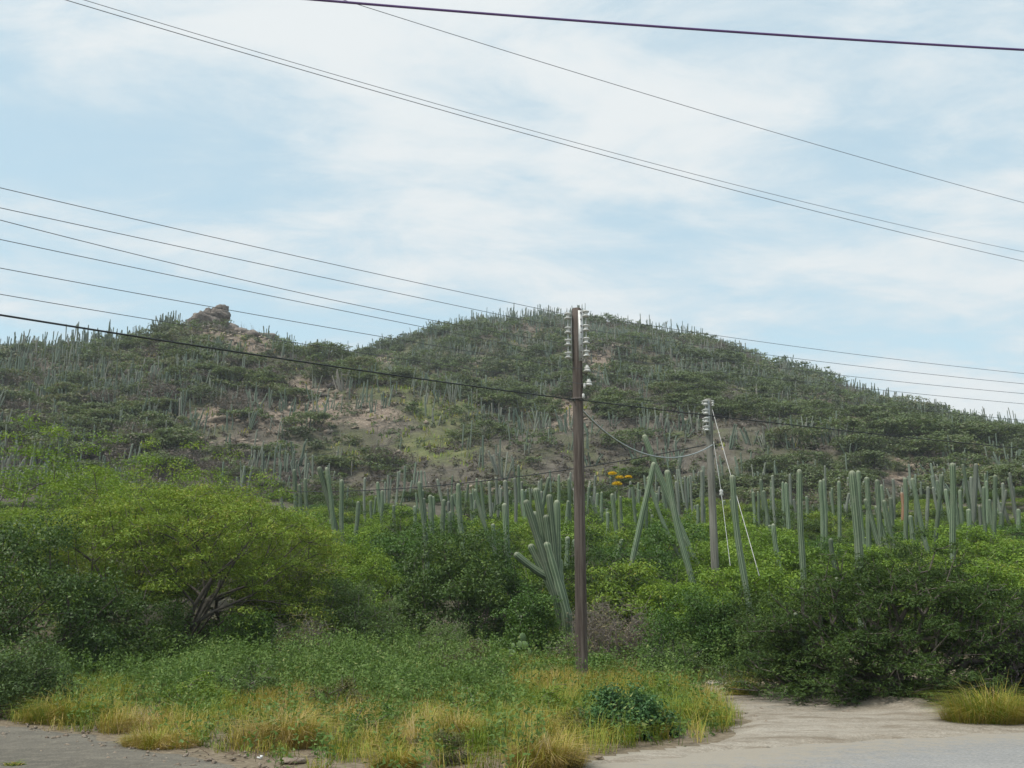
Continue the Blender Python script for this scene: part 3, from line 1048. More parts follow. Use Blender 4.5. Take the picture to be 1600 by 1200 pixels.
# ------------------------------------------------------------------ cacti
def stem_mesh(path, r0, ribs=9, mat=None, taper=.12, seed=0, rows=None):
    rs = np.random.default_rng(seed)
    path = np.array(path, float)
    seglen = np.linalg.norm(np.diff(path, axis=0), axis=1)
    s = np.concatenate([[0], np.cumsum(seglen)])
    L = s[-1]
    n = rows or 16
    body = np.linspace(0, L - r0 * .9, n)
    capa = np.linspace(0, np.pi / 2, 5)[1:]
    ts = np.concatenate([body, L - r0 * .9 + r0 * .9 * np.sin(capa)])
    rad = np.concatenate([np.ones(n), np.maximum(np.cos(capa), .06)])
    # growth joints: shallow waists up the stem
    nj = max(2, int(L / .8))
    jo = rs.uniform(0, 1)
    waist = 1 - .15 * np.exp(-((((ts / L) * nj + jo) % 1 - .5) / .12) ** 2)
    prof = r0 * rad * waist * (1 - taper * np.abs(ts / L - .55) * 1.4)
    P = np.stack([np.interp(ts, s, path[:, k]) for k in range(3)], 1)
    T = unit(np.gradient(P, axis=0))
    up = T
    h = np.array([1., 0, 0]) if abs(T[0, 2]) > .5 else np.array([0, 0, 1.])
    u = unit(np.cross(up, h))
    v = np.cross(up, u)
    m = ribs * 2
    an = np.arange(m) * 2 * np.pi / m + rs.uniform(0, 6)
    rr = np.where(np.arange(m) % 2 == 0, 1.0, .76)
    V = P[:, None] + (u[:, None] * np.cos(an)[None, :, None] + v[:, None] * np.sin(an)[None, :, None]) * (prof[:, None] * rr[None])[..., None]
    k = len(ts)
    i, j = np.meshgrid(np.arange(k - 1), np.arange(m), indexing='ij')
    F = np.stack([i * m + j, i * m + (j + 1) % m, (i + 1) * m + (j + 1) % m, (i + 1) * m + j], -1).reshape(-1, 4)
    b = Buf()
    b.quads(V, F, .5)
    rib = np.tile((np.arange(m) % 2 == 0).astype(float), k)
    upv = np.repeat(ts / L, m)
    return b.mesh('stem', mat or M['cactus'], False, {'rib': rib, 'up': upv})


def curved(a, b_, bow=0.0, n=8):
    """from base to tip, first spreading then rising"""
    t = np.linspace(0, 1, n)[:, None]
    a, b_ = np.array(a, float), np.array(b_, float)
    h = a + (b_ - a) * t
    k = (b_ - a) * np.array([1, 1, 0])
    return h + k * (bow * np.sin(np.pi * t)) - np.array([0, 0, 1.]) * np.linalg.norm(k) * bow * .8 * np.sin(np.pi * t)


ORD = ['first', 'second', 'third', 'fourth', 'fifth', 'sixth', 'seventh', 'eighth', 'ninth', 'tenth', 'eleventh', 'twelfth', 'thirteenth', 'fourteenth',
       'fifteenth', 'sixteenth', 'seventeenth', 'eighteenth', 'nineteenth', 'twentieth']
for tens in ('twenty', 'thirty', 'forty', 'fifty', 'sixty'):
    if tens != 'twenty':
        ORD.append(tens[:-1] + 'ieth')
    ORD += [tens + '-' + o for o in ORD[:9]]

# tip px, tip row, seen foot px, seen foot row, width px, label or None, material
CACTI = [
    (1249, 733, 1254, 900, 16, 'tall straight single column cactus rising from the left of the large feathery bush', 'cactus'),
    (1331, 735, 1341, 868, 17, 'tall thick column cactus standing over the top of the large feathery bush', 'cactus'),
    (1341, 735, 1347, 820, 10, 'slimmer column cactus close behind the thick one over the feathery bush', 'cactus'),
    (1144, 742, 1164, 905, 16, 'dark leaning column cactus crossed by the white guy wire', 'cactus'),
    (1068, 837, 1093, 922, 12, 'curved leaning cactus with its foot in the fresh green leafy bush', 'cactus'),
    (1298, 841, 1302, 880, 11, 'short stubby cactus poking out of the bush between two tall columns', 'cactus'),
    (1277, 901, 1278, 920, 9, 'tiny cactus tip poking from the left half of the feathery bush', 'cactus'),
    (1307, 902, 1308, 920, 8, 'tiny cactus tip right of its lookalike in the feathery bush', 'cactus'),
    (1242, 957, 1252, 990, 10, 'small slanting cactus stub low on the left face of the feathery bush', 'cactus'),
    (1197, 876, 1199, 910, 9, 'short cactus stub right of the dark leaning cactus', 'cactus'),
    (1147, 901, 1149, 925, 10, 'short cactus stub at the foot of the dark leaning cactus', 'cactus'),
    (1171, 871, 1176, 915, 12, 'dark short column just right of the dark leaning cactus', 'cactus'),
    (1265, 885, 1266, 897, 7, 'small knob of cactus at the foot of the tall straight column', 'cactus'),
    (1591, 896, 1593, 930, 10, 'short cactus at the right frame edge above the feathery bush', 'cactus'),
    # the plot between the poles
    (1006, 679, 1066, 811, 12, 'very long cactus leaning left, its tip by the black cable', 'cactus'),
    (1022, 722, 992, 840, 13, 'long cactus leaning right that crosses a left leaning one', 'cactus'),
    (1012, 745, 1040, 812, 10, None, 'cactus'),
    (1042, 734, 1064, 825, 13, 'thick cactus leaning left beside the crossing pair', 'cactus'),
    (956, 771, 968, 840, 10, 'upright cactus below the yellow flowers', 'cactus'),
    (969, 775, 972, 840, 9, None, 'cactus'), (949, 800, 951, 852, 9, None, 'cactus'), (958, 843, 959, 860, 7, None, 'cactus'), (963, 851, 964, 862, 7, None, 'cactus'),
    (972, 842, 951, 912, 11, 'curved cactus leaning right above the dry brown bush', 'cactus'),
    (940, 865, 939, 940, 11, 'upright cactus rising from the dry brown bush beside the pole', 'cactus'),
    (994, 846, 996, 872, 8, None, 'cactus'), (1012, 842, 1012, 880, 9, None, 'cactus'), (1019, 804, 1018, 858, 8, None, 'cactus'),
    (1090, 788, 1091, 810, 8, None, 'cactus'), (1100, 788, 1101, 810, 8, None, 'cactus'), (1078, 742, 1083, 800, 7, None, 'greycactus'), (1096, 735, 1098, 790, 8, None, 'greycactus'),
    (922, 775, 940, 820, 7, None, 'cactus'), (930, 760, 932, 810, 6, None, 'greycactus'), (985, 752, 983, 812, 6, None, 'greycactus'), (998, 765, 1000, 815, 6, None, 'cactus'),
    (925, 840, 926, 860, 8, None, 'cactus'), (1030, 760, 1026, 812, 6, None, 'greycactus'), (1056, 752, 1060, 806, 7, None, 'greycactus'),
    # right of the second pole
    (1208, 818, 1218, 888, 12, 'left column of the twin cacti between leaning cactus and tall column', 'cactus'),
    (1202, 820, 1210, 888, 10, 'slim darker column tucked beside the twin cactus', 'cactus'),
    (1354, 745, 1357, 800, 11, None, 'cactus'), (1370, 749, 1374, 800, 11, None, 'cactus'), (1377, 757, 1381, 800, 9, None, 'cactus'),
    (1352, 779, 1371, 832, 11, None, 'cactus'), (1368, 790, 1382, 835, 11, None, 'cactus'), (1381, 781, 1397, 838, 11, None, 'cactus'), (1391, 777, 1395, 820, 9, None, 'cactus'),
    (1409, 769, 1411, 825, 7, 'dead orange brown cactus among green columns on the right', 'deadcactus'),
    (1414, 746, 1416, 810, 10, None, 'cactus'), (1425, 747, 1446, 832, 11, None, 'cactus'), (1422, 805, 1423, 822, 10, None, 'cactus'), (1407, 812, 1408, 825, 7, None, 'greycactus'),
    (1472, 741, 1463, 815, 10, None, 'cactus'), (1488, 723, 1490, 815, 12, 'tallest thick column of the far right cactus crowd', 'cactus'),
    (1487, 795, 1487, 815, 7, 'small rust coloured dead cactus at the foot of the tallest far right column', 'deadcactus'),
    (1504, 725, 1517, 790, 8, None, 'cactus'), (1525, 724, 1522, 815, 9, None, 'greycactus'), (1555, 742, 1554, 815, 9, None, 'cactus'), (1530, 790, 1532, 820, 8, None, 'greycactus'),
    (1537, 760, 1539, 815, 9, None, 'cactus'), (1513, 795, 1514, 815, 10, None, 'cactus'), (1572, 765, 1560, 825, 7, None, 'greycactus'), (1583, 760, 1588, 815, 7, None, 'greycactus'),
    (1591, 795, 1592, 828, 8, None, 'cactus'), (1500, 765, 1503, 810, 8, None, 'cactus'), (1546, 780, 1551, 822, 8, None, 'cactus'), (1563, 800, 1565, 825, 8, None, 'cactus'),
    (1282, 750, 1284, 805, 9, None, 'cactus'), (1287, 748, 1289, 800, 8, None, 'cactus'), (1300, 762, 1301, 805, 7, None, 'cactus'), (1327, 770, 1318, 810, 6, 'pale bare slanting stick of cactus left of the thick column', 'greycactus'),
    (1177, 768, 1178, 796, 7, None, 'cactus'), (1184, 767, 1186, 797, 7, None, 'cactus'), (1193, 766, 1197, 800, 8, None, 'cactus'), (1207, 742, 1210, 795, 7, None, 'greycactus'),
    (1240, 780, 1243, 812, 7, None, 'greycactus'), (1222, 765, 1224, 800, 6, None, 'greycactus'), (1260, 775, 1262, 810, 7, None, 'cactus'), (1430, 760, 1432, 805, 8, None, 'cactus'),
    (1349, 825, 1350, 838, 8, None, 'cactus'), (1450, 760, 1449, 812, 7, None, 'greycactus'), (1395, 748, 1397, 790, 7, None, 'greycactus'), (1132, 790, 1134, 815, 7, None, 'greycactus'),
    # left of the pole
    (460, 733, 463, 782, 9, None, 'cactus'), (468, 756, 470, 785, 8, None, 'cactus'), (477, 747, 479, 780, 9, None, 'cactus'), (437, 765, 439, 785, 7, None, 'greycactus'),
    (498, 729, 521, 795, 12, 'leaning left column of the pair above the yellow green trees', 'cactus'), (510, 730, 520, 790, 12, None, 'cactus'), (534, 749, 535, 828, 12, 'tall straight column right of the leaning pair above the yellow green trees', 'cactus'),
    (519, 779, 515, 830, 9, None, 'cactus'), (560, 783, 556, 826, 10, None, 'cactus'), (570, 746, 570, 796, 7, None, 'greycactus'), (597, 766, 597, 792, 7, None, 'cactus'), (579, 782, 580, 800, 7, None, 'cactus'),
    (615, 789, 618, 834, 9, None, 'cactus'), (94, 676, 95, 715, 10, 'lone upright cactus above the bright crown at far left', 'cactus'), (540, 842, 541, 860, 9, None, 'cactus'),
    (655, 752, 661, 818, 12, None, 'cactus'), (662, 778, 664, 818, 9, None, 'cactus'), (672, 773, 674, 818, 10, None, 'cactus'), (648, 790, 649, 812, 9, None, 'cactus'),
    (683, 748, 696, 790, 8, None, 'greycactus'), (694, 780, 692, 822, 10, None, 'cactus'), (703, 799, 704, 834, 10, None, 'cactus'), (706, 782, 708, 820, 8, None, 'cactus'), (716, 755, 719, 802, 11, None, 'cactus'),
    (714, 823, 716, 838, 8, None, 'cactus'), (742, 764, 761, 818, 11, None, 'cactus'), (751, 750, 758, 806, 9, None, 'cactus'), (735, 770, 738, 800, 8, None, 'cactus'),
    (764, 752, 768, 800, 8, None, 'greycactus'), (775, 745, 777, 800, 8, None, 'greycactus'), (789, 750, 792, 800, 10, None, 'greycactus'),
    (788, 786, 797, 882, 14, 'thick speckled column cactus left of the multi stemmed cactus', 'cactus'), (770, 818, 776, 872, 11, None, 'cactus'), (777, 822, 781, 872, 10, None, 'cactus'),
    (804, 746, 806, 800, 8, None, 'greycactus'), (815, 752, 817, 800, 7, None, 'greycactus'), (827, 762, 829, 800, 7, None, 'cactus'), (842, 752, 843, 790, 7, None, 'greycactus'),
    (858, 745, 845, 795, 9, None, 'cactus'), (873, 741, 874, 800, 8, None, 'cactus'), (861, 780, 862, 815, 8, None, 'cactus'), (888, 782, 884, 815, 8, None, 'cactus'),
    (887, 838, 888, 912, 13, 'dark upright column between the multi stemmed cactus and the wooden pole', 'cactus'),
    (898, 842, 899, 930, 11, 'light green column touching the left edge of the wooden pole', 'cactus'),
    (889, 912, 890, 942, 9, None, 'cactus'), (897, 931, 898, 965, 10, 'short cactus at the left edge of the pole above the dry bush', 'cactus'), (820, 885, 821, 905, 8, None, 'cactus'), (810, 878, 811, 905, 8, None, 'greycactus'),
]


def ground_foot(tx, ty, fx, fy, r, dmax=3.2):
    """follow the stem's line from its tip past the foot one sees until it meets the ground"""
    dx, dy = fx - tx, fy - ty
    tip = at(tx, ty, r)
    for k in np.arange(.6, 30, .04):
        p = at(tx + dx * k, ty + dy * k, r)
        if p[2] <= g1(p[0], p[1]) - .05:
            return tip, p
    return tip, at(fx, fy, r)


def zone(px):
    if px < 590:
        return 'above the trees at left', 0
    if px < 905:
        return 'left of the wooden pole', 1
    if px < 1112:
        return 'between the two poles', 2
    return 'right of the white guy wire', 3


auto = {}
for c in sorted(CACTI, key=lambda c: c[0]):
    if c[5] is None:
        auto.setdefault(zone(c[0])[1], []).append(c)
DIA = .30
used_cacti = 0
for n_, c in enumerate(CACTI):
    tx, ty, fx, fy, w, lab, mat = c
    r = DIA * FPX / w
    r = max(22.0, min(r, 82.0))
    if lab and 'feather' in lab and 'tip' in lab or lab and 'slanting cactus stub' in lab:
        r = 19.2 if 'slanting' in lab else 20.5
    tip, foot = ground_foot(tx, ty, fx, fy, r)
    if lab is None:
        z = zone(tx)
        i = auto[z[1]].index(c)
        lean = abs(fx - tx) / max(1, fy - ty)
        word = 'leaning' if lean > .2 else 'grey upright' if mat == 'greycactus' else 'short' if fy - ty < 26 else 'upright'
        lab = f"{word} green cactus, {ORD[i]} from the left in the crowd {z[0]}"
        if mat == 'greycactus':
            lab = lab.replace(' green', '')
    path = curved(np.zeros(3), tip - foot, .06 if abs(fx - tx) > 8 else 0.0, 10)
    wob = np.random.default_rng(n_ + 900)
    ph = wob.uniform(0, 6, 2)
    hh_ = np.linspace(0, 1, len(path))
    path[:, 0] += .05 * np.sin(hh_ * 5 + ph[0]) * hh_ * (1 - hh_) * 4
    path[:, 1] += .05 * np.sin(hh_ * 4 + ph[1]) * hh_ * (1 - hh_) * 4
    rad = w * r / FPX / 2 * (.60 + .22 * ((n_ * 37) % 10) / 10)
    o = obj('column_cactus', stem_mesh(path, rad, 8 + n_ % 3, M[mat], seed=n_), None, foot, lab, 'cactus', 'column cacti near the road')
    used_cacti += 1

# the many stemmed cactus left of the pole
mr = 30.0
foot = at(890, 985, mr)
foot[2] = g1(foot[0], foot[1]) - .05
mc = thing('branching_cactus', 'big candelabra cactus with many stems left of the wooden pole', 'cactus', foot, 'column cacti near the road')
for k, (tx, ty, sx, sy, w) in enumerate([(821, 781, 868, 930, 13), (837, 762, 866, 925, 13), (834, 799, 872, 940, 17), (853, 804, 870, 925, 12), (870, 781, 872, 930, 12), (828, 850, 876, 950, 13),
                                          (854, 846, 886, 960, 17), (804, 864, 862, 905, 12), (874, 873, 878, 950, 12), (858, 772, 872, 920, 11)]):
    rr_ = mr + (k % 3) * .5 - .4
    tip, st = at(tx, ty, rr_), at(sx, sy, rr_)
    n = 9
    t = np.linspace(0, 1, n)[:, None]
    mid = st * .55 + tip * .45
    if k == 7:
        mid = at(835, 892, rr_)
    p = (1 - t) ** 2 * st + 2 * t * (1 - t) * mid + t ** 2 * tip
    p = np.vstack([foot[None] * .9 + st[None] * .1, p])
    obj('stem', stem_mesh(p - foot, w * mr / FPX / 2, 9, M['cactus'], seed=200 + k, rows=20), mc)

# prickly pear left of the pole
def pad_mesh(seed):
    rs = np.random.default_rng(seed)
    b = Buf()
    prof = [(0.02, -.5), (.22, -.44), (.38, -.25), (.46, 0), (.42, .22), (.28, .40), (.10, .49), (.01, .5)]
    lathe(b, prof, 12)
    V = b.V[0]
    V[:, 1] *= .28
    V[:, 2] += .5
    return b.mesh('pad', M['prickly'], True)


M['prickly'] = plain('prickly_pear_skin', (.105, .165, .06), .6, .3, 14)
x, y = on_flat(812, 1050)
pp = thing('prickly_pear', 'pale green prickly pear cactus of round pads left of the wooden pole', 'cactus', (x * 1.0, y, g1(x, y) - .1))
pm = [pad_mesh(i) for i in range(2)]
rs = np.random.default_rng(5)
pads_ = [(-.35, 0, .25), (0, .05, .2), (.3, -.05, .25), (-.45, .05, .58), (-.2, -.05, .62), (.1, .0, .58), (.38, .05, .6), (-.3, .1, .92), (.02, -.02, .95), (.3, .02, .92), (.55, -.1, .3), (-.6, -.05, .3), (.15, .06, 1.2)]
for i, (a, b_, c_) in enumerate(pads_):
    o = obj('pad', pm[i % 2], pp, (a * .62, b_ * 1.5, c_ * .62))
    o.rotation_euler = (rs.normal(0, .2), rs.normal(0, .35), rs.normal(0, .6))
    o.scale = (rs.uniform(.17, .26),) * 3

# agave flower stalk with yellow flowers
fr = 46.0
ft = at(968, 860, fr)
ft[2] = g1(ft[0], ft[1])
ag = thing('flowering_agave', 'tall agave flower stalk with orange yellow flower clusters above the cacti', 'plant', ft)
sb = Buf()
top = at(966, 722, fr) - ft
add_sticks(sb, [[0, 0, 0], top * .5], [top * .5, top], [.05, .04], [.04, .018], 6)
obj('stalk', sb.mesh('stalk', M['stalk'], True), ag)
for k, (fx_, fy_, s_) in enumerate([(957, 741, .20), (968, 747, .19), (982, 746, .17), (964, 757, .22), (986, 760, .10), (961, 731, .10), (974, 734, .10)]):
    tp = at(fx_, fy_, fr + (k % 3 - 1) * .25) - ft
    st = np.array([top[0] * tp[2] / top[2], top[1], tp[2] - .25])
    st[1] = top[1] * st[2] / top[2]
    sb = Buf()
    add_sticks(sb, [st], [tp - np.array([0, 0, .05])], .016, .012, 5)
    br_ = obj('branch', sb.mesh('branch', M['stalk']), ag)
    fb = Buf()
    rs = np.random.default_rng(k)
    n = 420
    d = unit(rs.normal(size=(n, 3)))
    d[:, 2] = np.abs(d[:, 2]) * .7
    add_leaves(fb, tp + d * s_ * np.array([1.0, 1.0, .8]) * rs.uniform(.35, 1.15, (n, 1)), d + rs.normal(0, .5, d.shape), .075, .022, rs.uniform(.1, .9, n) if s_ > .12 else rs.uniform(0, .3, n), rs)
    obj('flower_cluster', fb.mesh('flower_cluster', M['flower'] if s_ > .12 else M['bright']), br_)

# ------------------------------------------------------------------ thicket of bushes between the near growth and the hill
protos = []
for k, (mt, mid, tw) in enumerate([('bright', .5, 0), ('bright', .35, 60), ('acacia', .5, 120), ('glossy', .45, 0), ('feather', .55, 60)]):
    protos.append(plant_meshes(seed=300 + k, rx=2.3, ry=2.3, h=2.6, npads=120, nleaf=105, leaf=(.12, .05), lmat=M[mt], padr=.56, flat=.42, low=.05, mid=mid, twigs=tw,
                               trunk_mat=M['twig'] if tw else M['bark'], up=.7))
rs = np.random.default_rng(42)
nb_ = 0
THZ = [(430, 'behind the spreading acacia'), (510, 'just left of the leaning cactus pair'), (610, 'just right of the leaning cactus pair'), (760, 'behind the dark central tree'), (905, 'around the candelabra cactus'),
       (1000, 'just right of the wooden pole'), (1105, 'just left of the second pole'), (1190, 'around the dark leaning cactus'), (1290, 'around the tall straight cactus'), (1400, 'around the thick cactus over the feathery bush'),
       (1500, 'right of the thick cactus'), (9999, 'at the right frame edge')]
for row, (r0, step, s0) in enumerate([(34, 92, .95), (39, 84, 1.0), (45, 78, 1.05), (52, 70, 1.05), (60, 64, 1.1), (70, 58, 1.15), (82, 54, 1.2), (92, 54, 1.2)]):
    pxs = np.arange(-120 if row > 3 else 420, 1740, step)
    for px in pxs:
        px = px + rs.uniform(-.35, .35) * step
        r = r0 + rs.uniform(-2.5, 2.5)
        if r < 42 and (590 < px < 880 or px < 430):
            continue
        if row > 5 and rs.random() < .25:
            continue
        k = int(rs.choice([0, 1, 2, 3, 4], p=[.34, .2, .2, .1, .16])) if row < 6 else int(rs.choice([4, 1, 3, 2], p=[.5, .2, .15, .15]))
        s = s0 * rs.uniform(.75, 1.15)
        sz = s * rs.uniform(.75, 1.1)
        if row < 2:
            sz *= .72
        trow = float(np.interp(r, [32, 38, 45, 52, 60, 70, 82, 95], [884, 850, 826, 812, 802, 796, 788, 776])) + rs.uniform(-22, 16)
        trow += 10 * (1250 < px < 1700) - (8 if 880 < px < 1000 else 0)
        if px < 430:
            trow = max(trow, 790)
        sz = max(.3, top_h(px, trow, r) / 2.6)
        s = max(s, sz * .8)
        what = ['bright green', 'mid green', 'yellow green', 'fresh dark green', 'grey green'][k]
        side = [t_ for lim, t_ in THZ if px < lim][0]
        deep = 'nearest' if row < 3 else 'middle' if row < 6 else 'farthest'
        plant('thicket_bush', f"{what} bush of the {deep} thicket {side}", 'bush', px, r, protos[k], 'bushes of the cactus thicket', rot=rs.uniform(0, 6.28), scale=(s, s, sz), px_row=820)
        nb_ += 1

def bareblobs(px, py):
    """bare ground, and the strip downhill of it whose plants would hide it"""
    L = BARE + [(330, 510, 44, 24, 1.25), (395, 528, 62, 18, 1.25)]
    return np.maximum(blobs(px, py, L), blobs(px, py - 15, L))


# ------------------------------------------------------------------ hillside growth
hp = []
for k in range(6):
    sh = 'umbrella' if k < 4 else 'lumpy'
    hp.append(plant_meshes(seed=400 + k, rx=2.3, ry=2.1, h=2.3, npads=52, nleaf=34, leaf=(.25, .125), lmat=M['hillleaf'], shape=sh, padr=.72, flat=.34, low=.1, mid=.4 + .04 * k, seg=.9, up=.8, rtip=.012))


hd = [plant_meshes(seed=450 + k, rx=2.0, ry=1.9, h=2.0, npads=44, nleaf=14, leaf=(.24, .10), lmat=M['hilldry'], shape='lumpy', padr=.66, flat=.5, low=.06, mid=.4 + .1 * k, seg=.9, up=.4, rtip=.012,
                   twigs=420, trunk_mat=M['twig']) for k in range(2)]


def dryness(P):
    return sstep(.50, .62, fbm(P[:, 0] / 34 + 3, P[:, 1] / 34, 64, 3))


def hillspots(n, seed, rmin, rmax_off=2, az=31):
    rs = np.random.default_rng(seed)
    a = rs.uniform(R(-az), R(az), n)
    rr = np.interp(a, _az, _rr)
    u = rs.uniform(0, 1, n)
    r = np.sqrt(rmin ** 2 + u * ((rr + rmax_off) ** 2 - rmin ** 2))
    x, y = np.sin(a) * r, np.cos(a) * r
    z = ground(x, y)
    P = np.stack([x, y, z], 1)
    px, py, _ = project(P)
    return P, px, py, r, rr, rs


P, px, py, r, rr, rs = hillspots(6500, 51, 96, 3)
bare = bareblobs(px, py)
gsy = blobs(px, py, GRASSY)
cl = fbm(P[:, 0] / 16, P[:, 1] / 16, 33, 3)
prob = np.clip((cl - .36) * 4.2, .22, 1) * (1 - .93 * np.clip(bare * 1.1, 0, 1)) * (1 - .45 * gsy)
prob = prob * (1 - .55 * blobs(px, py, [(210, 590, 110, 50, 1), (360, 600, 60, 40, .8), (1010, 640, 80, 40, .35), (1150, 560, 120, 60, .2)]))
keep = rs.random(len(P)) < prob * .60
P, px, py, r, rr = P[keep], px[keep], py[keep], r[keep], rr[keep]
ssz = rs.uniform(.55, 1.25, len(P)) * np.where(rr - r < 8, .7, 1.0)
order = np.argsort(r / ssz)
HZ = [(160, 'at the far left of the hill'), (270, 'left of the rock outcrop'), (400, 'below the rock outcrop'), (560, 'on the rocky spur'), (720, 'on the grassy saddle'), (900, 'left of the wooden pole'), (1000, 'right of the wooden pole'),
      (1110, 'left of the second pole'), (1250, 'right of the second pole'), (1400, 'on the falling right slope'), (1500, 'left of the hill track'), (9999, 'around the hill track at right')]


def hz(px):
    for lim, t in HZ:
        if px < lim:
            return t
    return HZ[-1][1]


NSH = 285
dry = dryness(P)
for i in order[:NSH]:
    el_ = (py[i] - np.interp(px[i], [q[0] for q in RIDGE], [q[1] for q in RIDGE]))
    band = 'near the skyline' if el_ < 45 else 'halfway up' if el_ < 150 else 'low down'
    word = 'large' if ssz[i] > 1.05 else 'small' if ssz[i] < .75 else 'middling'
    kx = int(rs.integers(6))
    word += ' flat topped' if kx < 4 else ' rounded'
    isdry = rs.random() < dry[i] * .45
    hue = 'grey brown' if isdry else 'dark green'
    if isdry:
        word = word.split()[0] + ' twiggy'
    t = plant('hill_shrub', f"{word} {hue} shrub {band} {hz(px[i])}", 'shrub', 0, 10, hd[kx % 2] if isdry else hp[kx], 'shrubs on the hillside')
    t.location = (P[i, 0], P[i, 1], P[i, 2] - .1)
    t.rotation_euler = (0, 0, rs.uniform(0, 6.28))
    t.scale = (ssz[i] * rs.uniform(.9, 1.5), ssz[i] * rs.uniform(.9, 1.5), ssz[i] * rs.uniform(.7, 1.1))
# the rest of the hill's shrubs in one mass
fb = Buf()
for i in order[NSH:]:
    k = ssz[i]
    rx, h = 2.3 * k * rs.uniform(.9, 1.4), 2.3 * k * rs.uniform(.7, 1.1)
    n = 24
    pads = pads_for('umbrella' if rs.random() < .6 else 'lumpy', rx, rx, h, n, rs)
    pr = np.stack([np.full(len(pads), .72 * k)] * 2 + [np.full(len(pads), .26 * k)], 1)
    foliage(fb, pads + P[i] - np.array([0, 0, .1]), pr, 13, (.40 * k ** .5, .21 * k ** .5), rs, .8, 0, float(np.clip(.40 + rs.normal(0, .16) + .55 * (rs.random() < dry[i] * .5), .1, 1)), .12, tri=True)
obj('hill_shrubbery', fb.mesh('hill_shrubbery', M['hillleaf']), label='dark green shrubs covering the hillside', kind='stuff')

# dry scrub, low brush and dead twigs over the hill
P2, px2, py2, r2, rr2, rs = hillspots(12500, 52, 94, 3)
bare = bareblobs(px2, py2)
keep = rs.random(len(P2)) < np.clip(1 - bare * .7, .08, 1)
P2, px2, py2, r2 = P2[keep], px2[keep], py2[keep], r2[keep]
fb, sb = Buf(), Buf()
cl = fbm(P2[:, 0] / 12, P2[:, 1] / 12, 71, 3)
n = len(P2)
nl = 20
c = np.repeat(P2, nl, 0)
sz = np.repeat(rs.uniform(.4, 1.15, n), nl)[:, None]
d = unit(rs.normal(size=(n * nl, 3)))
d[:, 2] = np.abs(d[:, 2])
pos = c + d * sz * np.array([1.0, 1.0, 1.0]) * rs.uniform(.3, 1, (n * nl, 1))
tint = np.clip(np.repeat((cl - .36) * 3.2 + .12 - .35 * dryness(P2) + rs.normal(0, .16, n), nl) + rs.normal(0, .12, n * nl), 0, 1)
add_leaves(fb, pos, d + rs.normal(0, .5, d.shape) + np.array([0, 0, .6]), .38, .20, tint, rs, tri=True)
obj('hill_undergrowth', fb.mesh('hill_undergrowth', M['scrub']), label='dry grey brown and olive brush on the hillside', kind='stuff')
nt_ = 16000
k = rs.integers(0, n, nt_)
a0 = P2[k] + rs.normal(0, 1.0, (nt_, 3)) * np.array([1, 1, .05])
a0[:, 2] = ground(a0[:, 0], a0[:, 1])
dv = unit(rs.normal(0, .35, (nt_, 3)) + np.array([0, 0, 1.]))
add_sticks(sb, a0, a0 + dv * rs.uniform(.7, 2.2, (nt_, 1)), .03, .014, 3)
obj('dead_brushwood', sb.mesh('dead_brushwood', M['twig']), label='bare grey dead stems among the hillside brush', kind='stuff')

# grass tufts on the open saddle
P3, px3, py3, r3, _, rs = hillspots(9000, 53, 96, 2)
gs = blobs(px3, py3, GRASSY) + .25 * blobs(px3, py3, BARE)
keep = rs.random(len(P3)) < gs
P3 = P3[keep]
n = len(P3) * 9
p = np.repeat(P3, 9, 0) + rs.normal(0, .35, (n, 3)) * np.array([1, 1, 0])
p[:, 2] = ground(p[:, 0], p[:, 1])
d = unit(np.concatenate([rs.normal(size=(n, 2)), np.zeros((n, 1))], 1))
gb = Buf()
add_blades(gb, p, d, rs.uniform(.35, .8, n), .13, rs.uniform(.2, .9, n), np.clip(rs.normal(.38, .15, n), 0, 1), rs)
obj('hill_grass', gb.mesh('hill_grass', M['grass']), label='olive and straw coloured grass on the open saddle', kind='stuff')


# hillside cacti
def simple_cactus(b, base, top, rad, tint, sides=6):
    """rows of plain columns with rounded ends, many at once"""
    d = top - base
    n1_ = base + d * .97
    add_sticks(b, base, n1_, rad, rad * .95, sides, tint)
    add_sticks(b, n1_, top, rad * .95, rad * .35, sides, tint)


cproto = []
for k in range(8):
    rs_ = np.random.default_rng(600 + k)
    b = Buf()
    ns = [1, 1, 2, 3, 4, 2, 5, 3][k]
    base = np.zeros((ns, 3))
    base[:, :2] = rs_.normal(0, .25 if ns > 1 else 0.0001, (ns, 2))
    hgt = rs_.uniform(1.9, 3.7, ns)
    tp = base + np.stack([rs_.normal(0, .22, ns), rs_.normal(0, .22, ns), hgt], 1)
    if k in (6, 7):
        tp[:, :2] += unit(base)[:, :2] * .8
    simple_cactus(b, base, tp, np.full(ns, .10), np.full(ns, .15 + .1 * k), 8)
    cproto.append(b.mesh('column_cactus', M['hillcactus'], True))
P, px, py, r, rr, rs = hillspots(11000, 61, 88, 3)
cl = fbm(P[:, 0] / 11, P[:, 1] / 11, 81, 3)
bare = bareblobs(px, py)
gsy = blobs(px, py, GRASSY)
keep = rs.random(len(P)) < np.clip((cl - .34) * 3.4, .05, 1) * (1 - .85 * bare) * (1 - .75 * gsy) * (.85 - .3 * (px < 300) * (rr - r < 30)) * np.clip((r - 80) / 45, .25, 1)
P, px, py, r, rr = P[keep], px[keep], py[keep], r[keep], rr[keep]
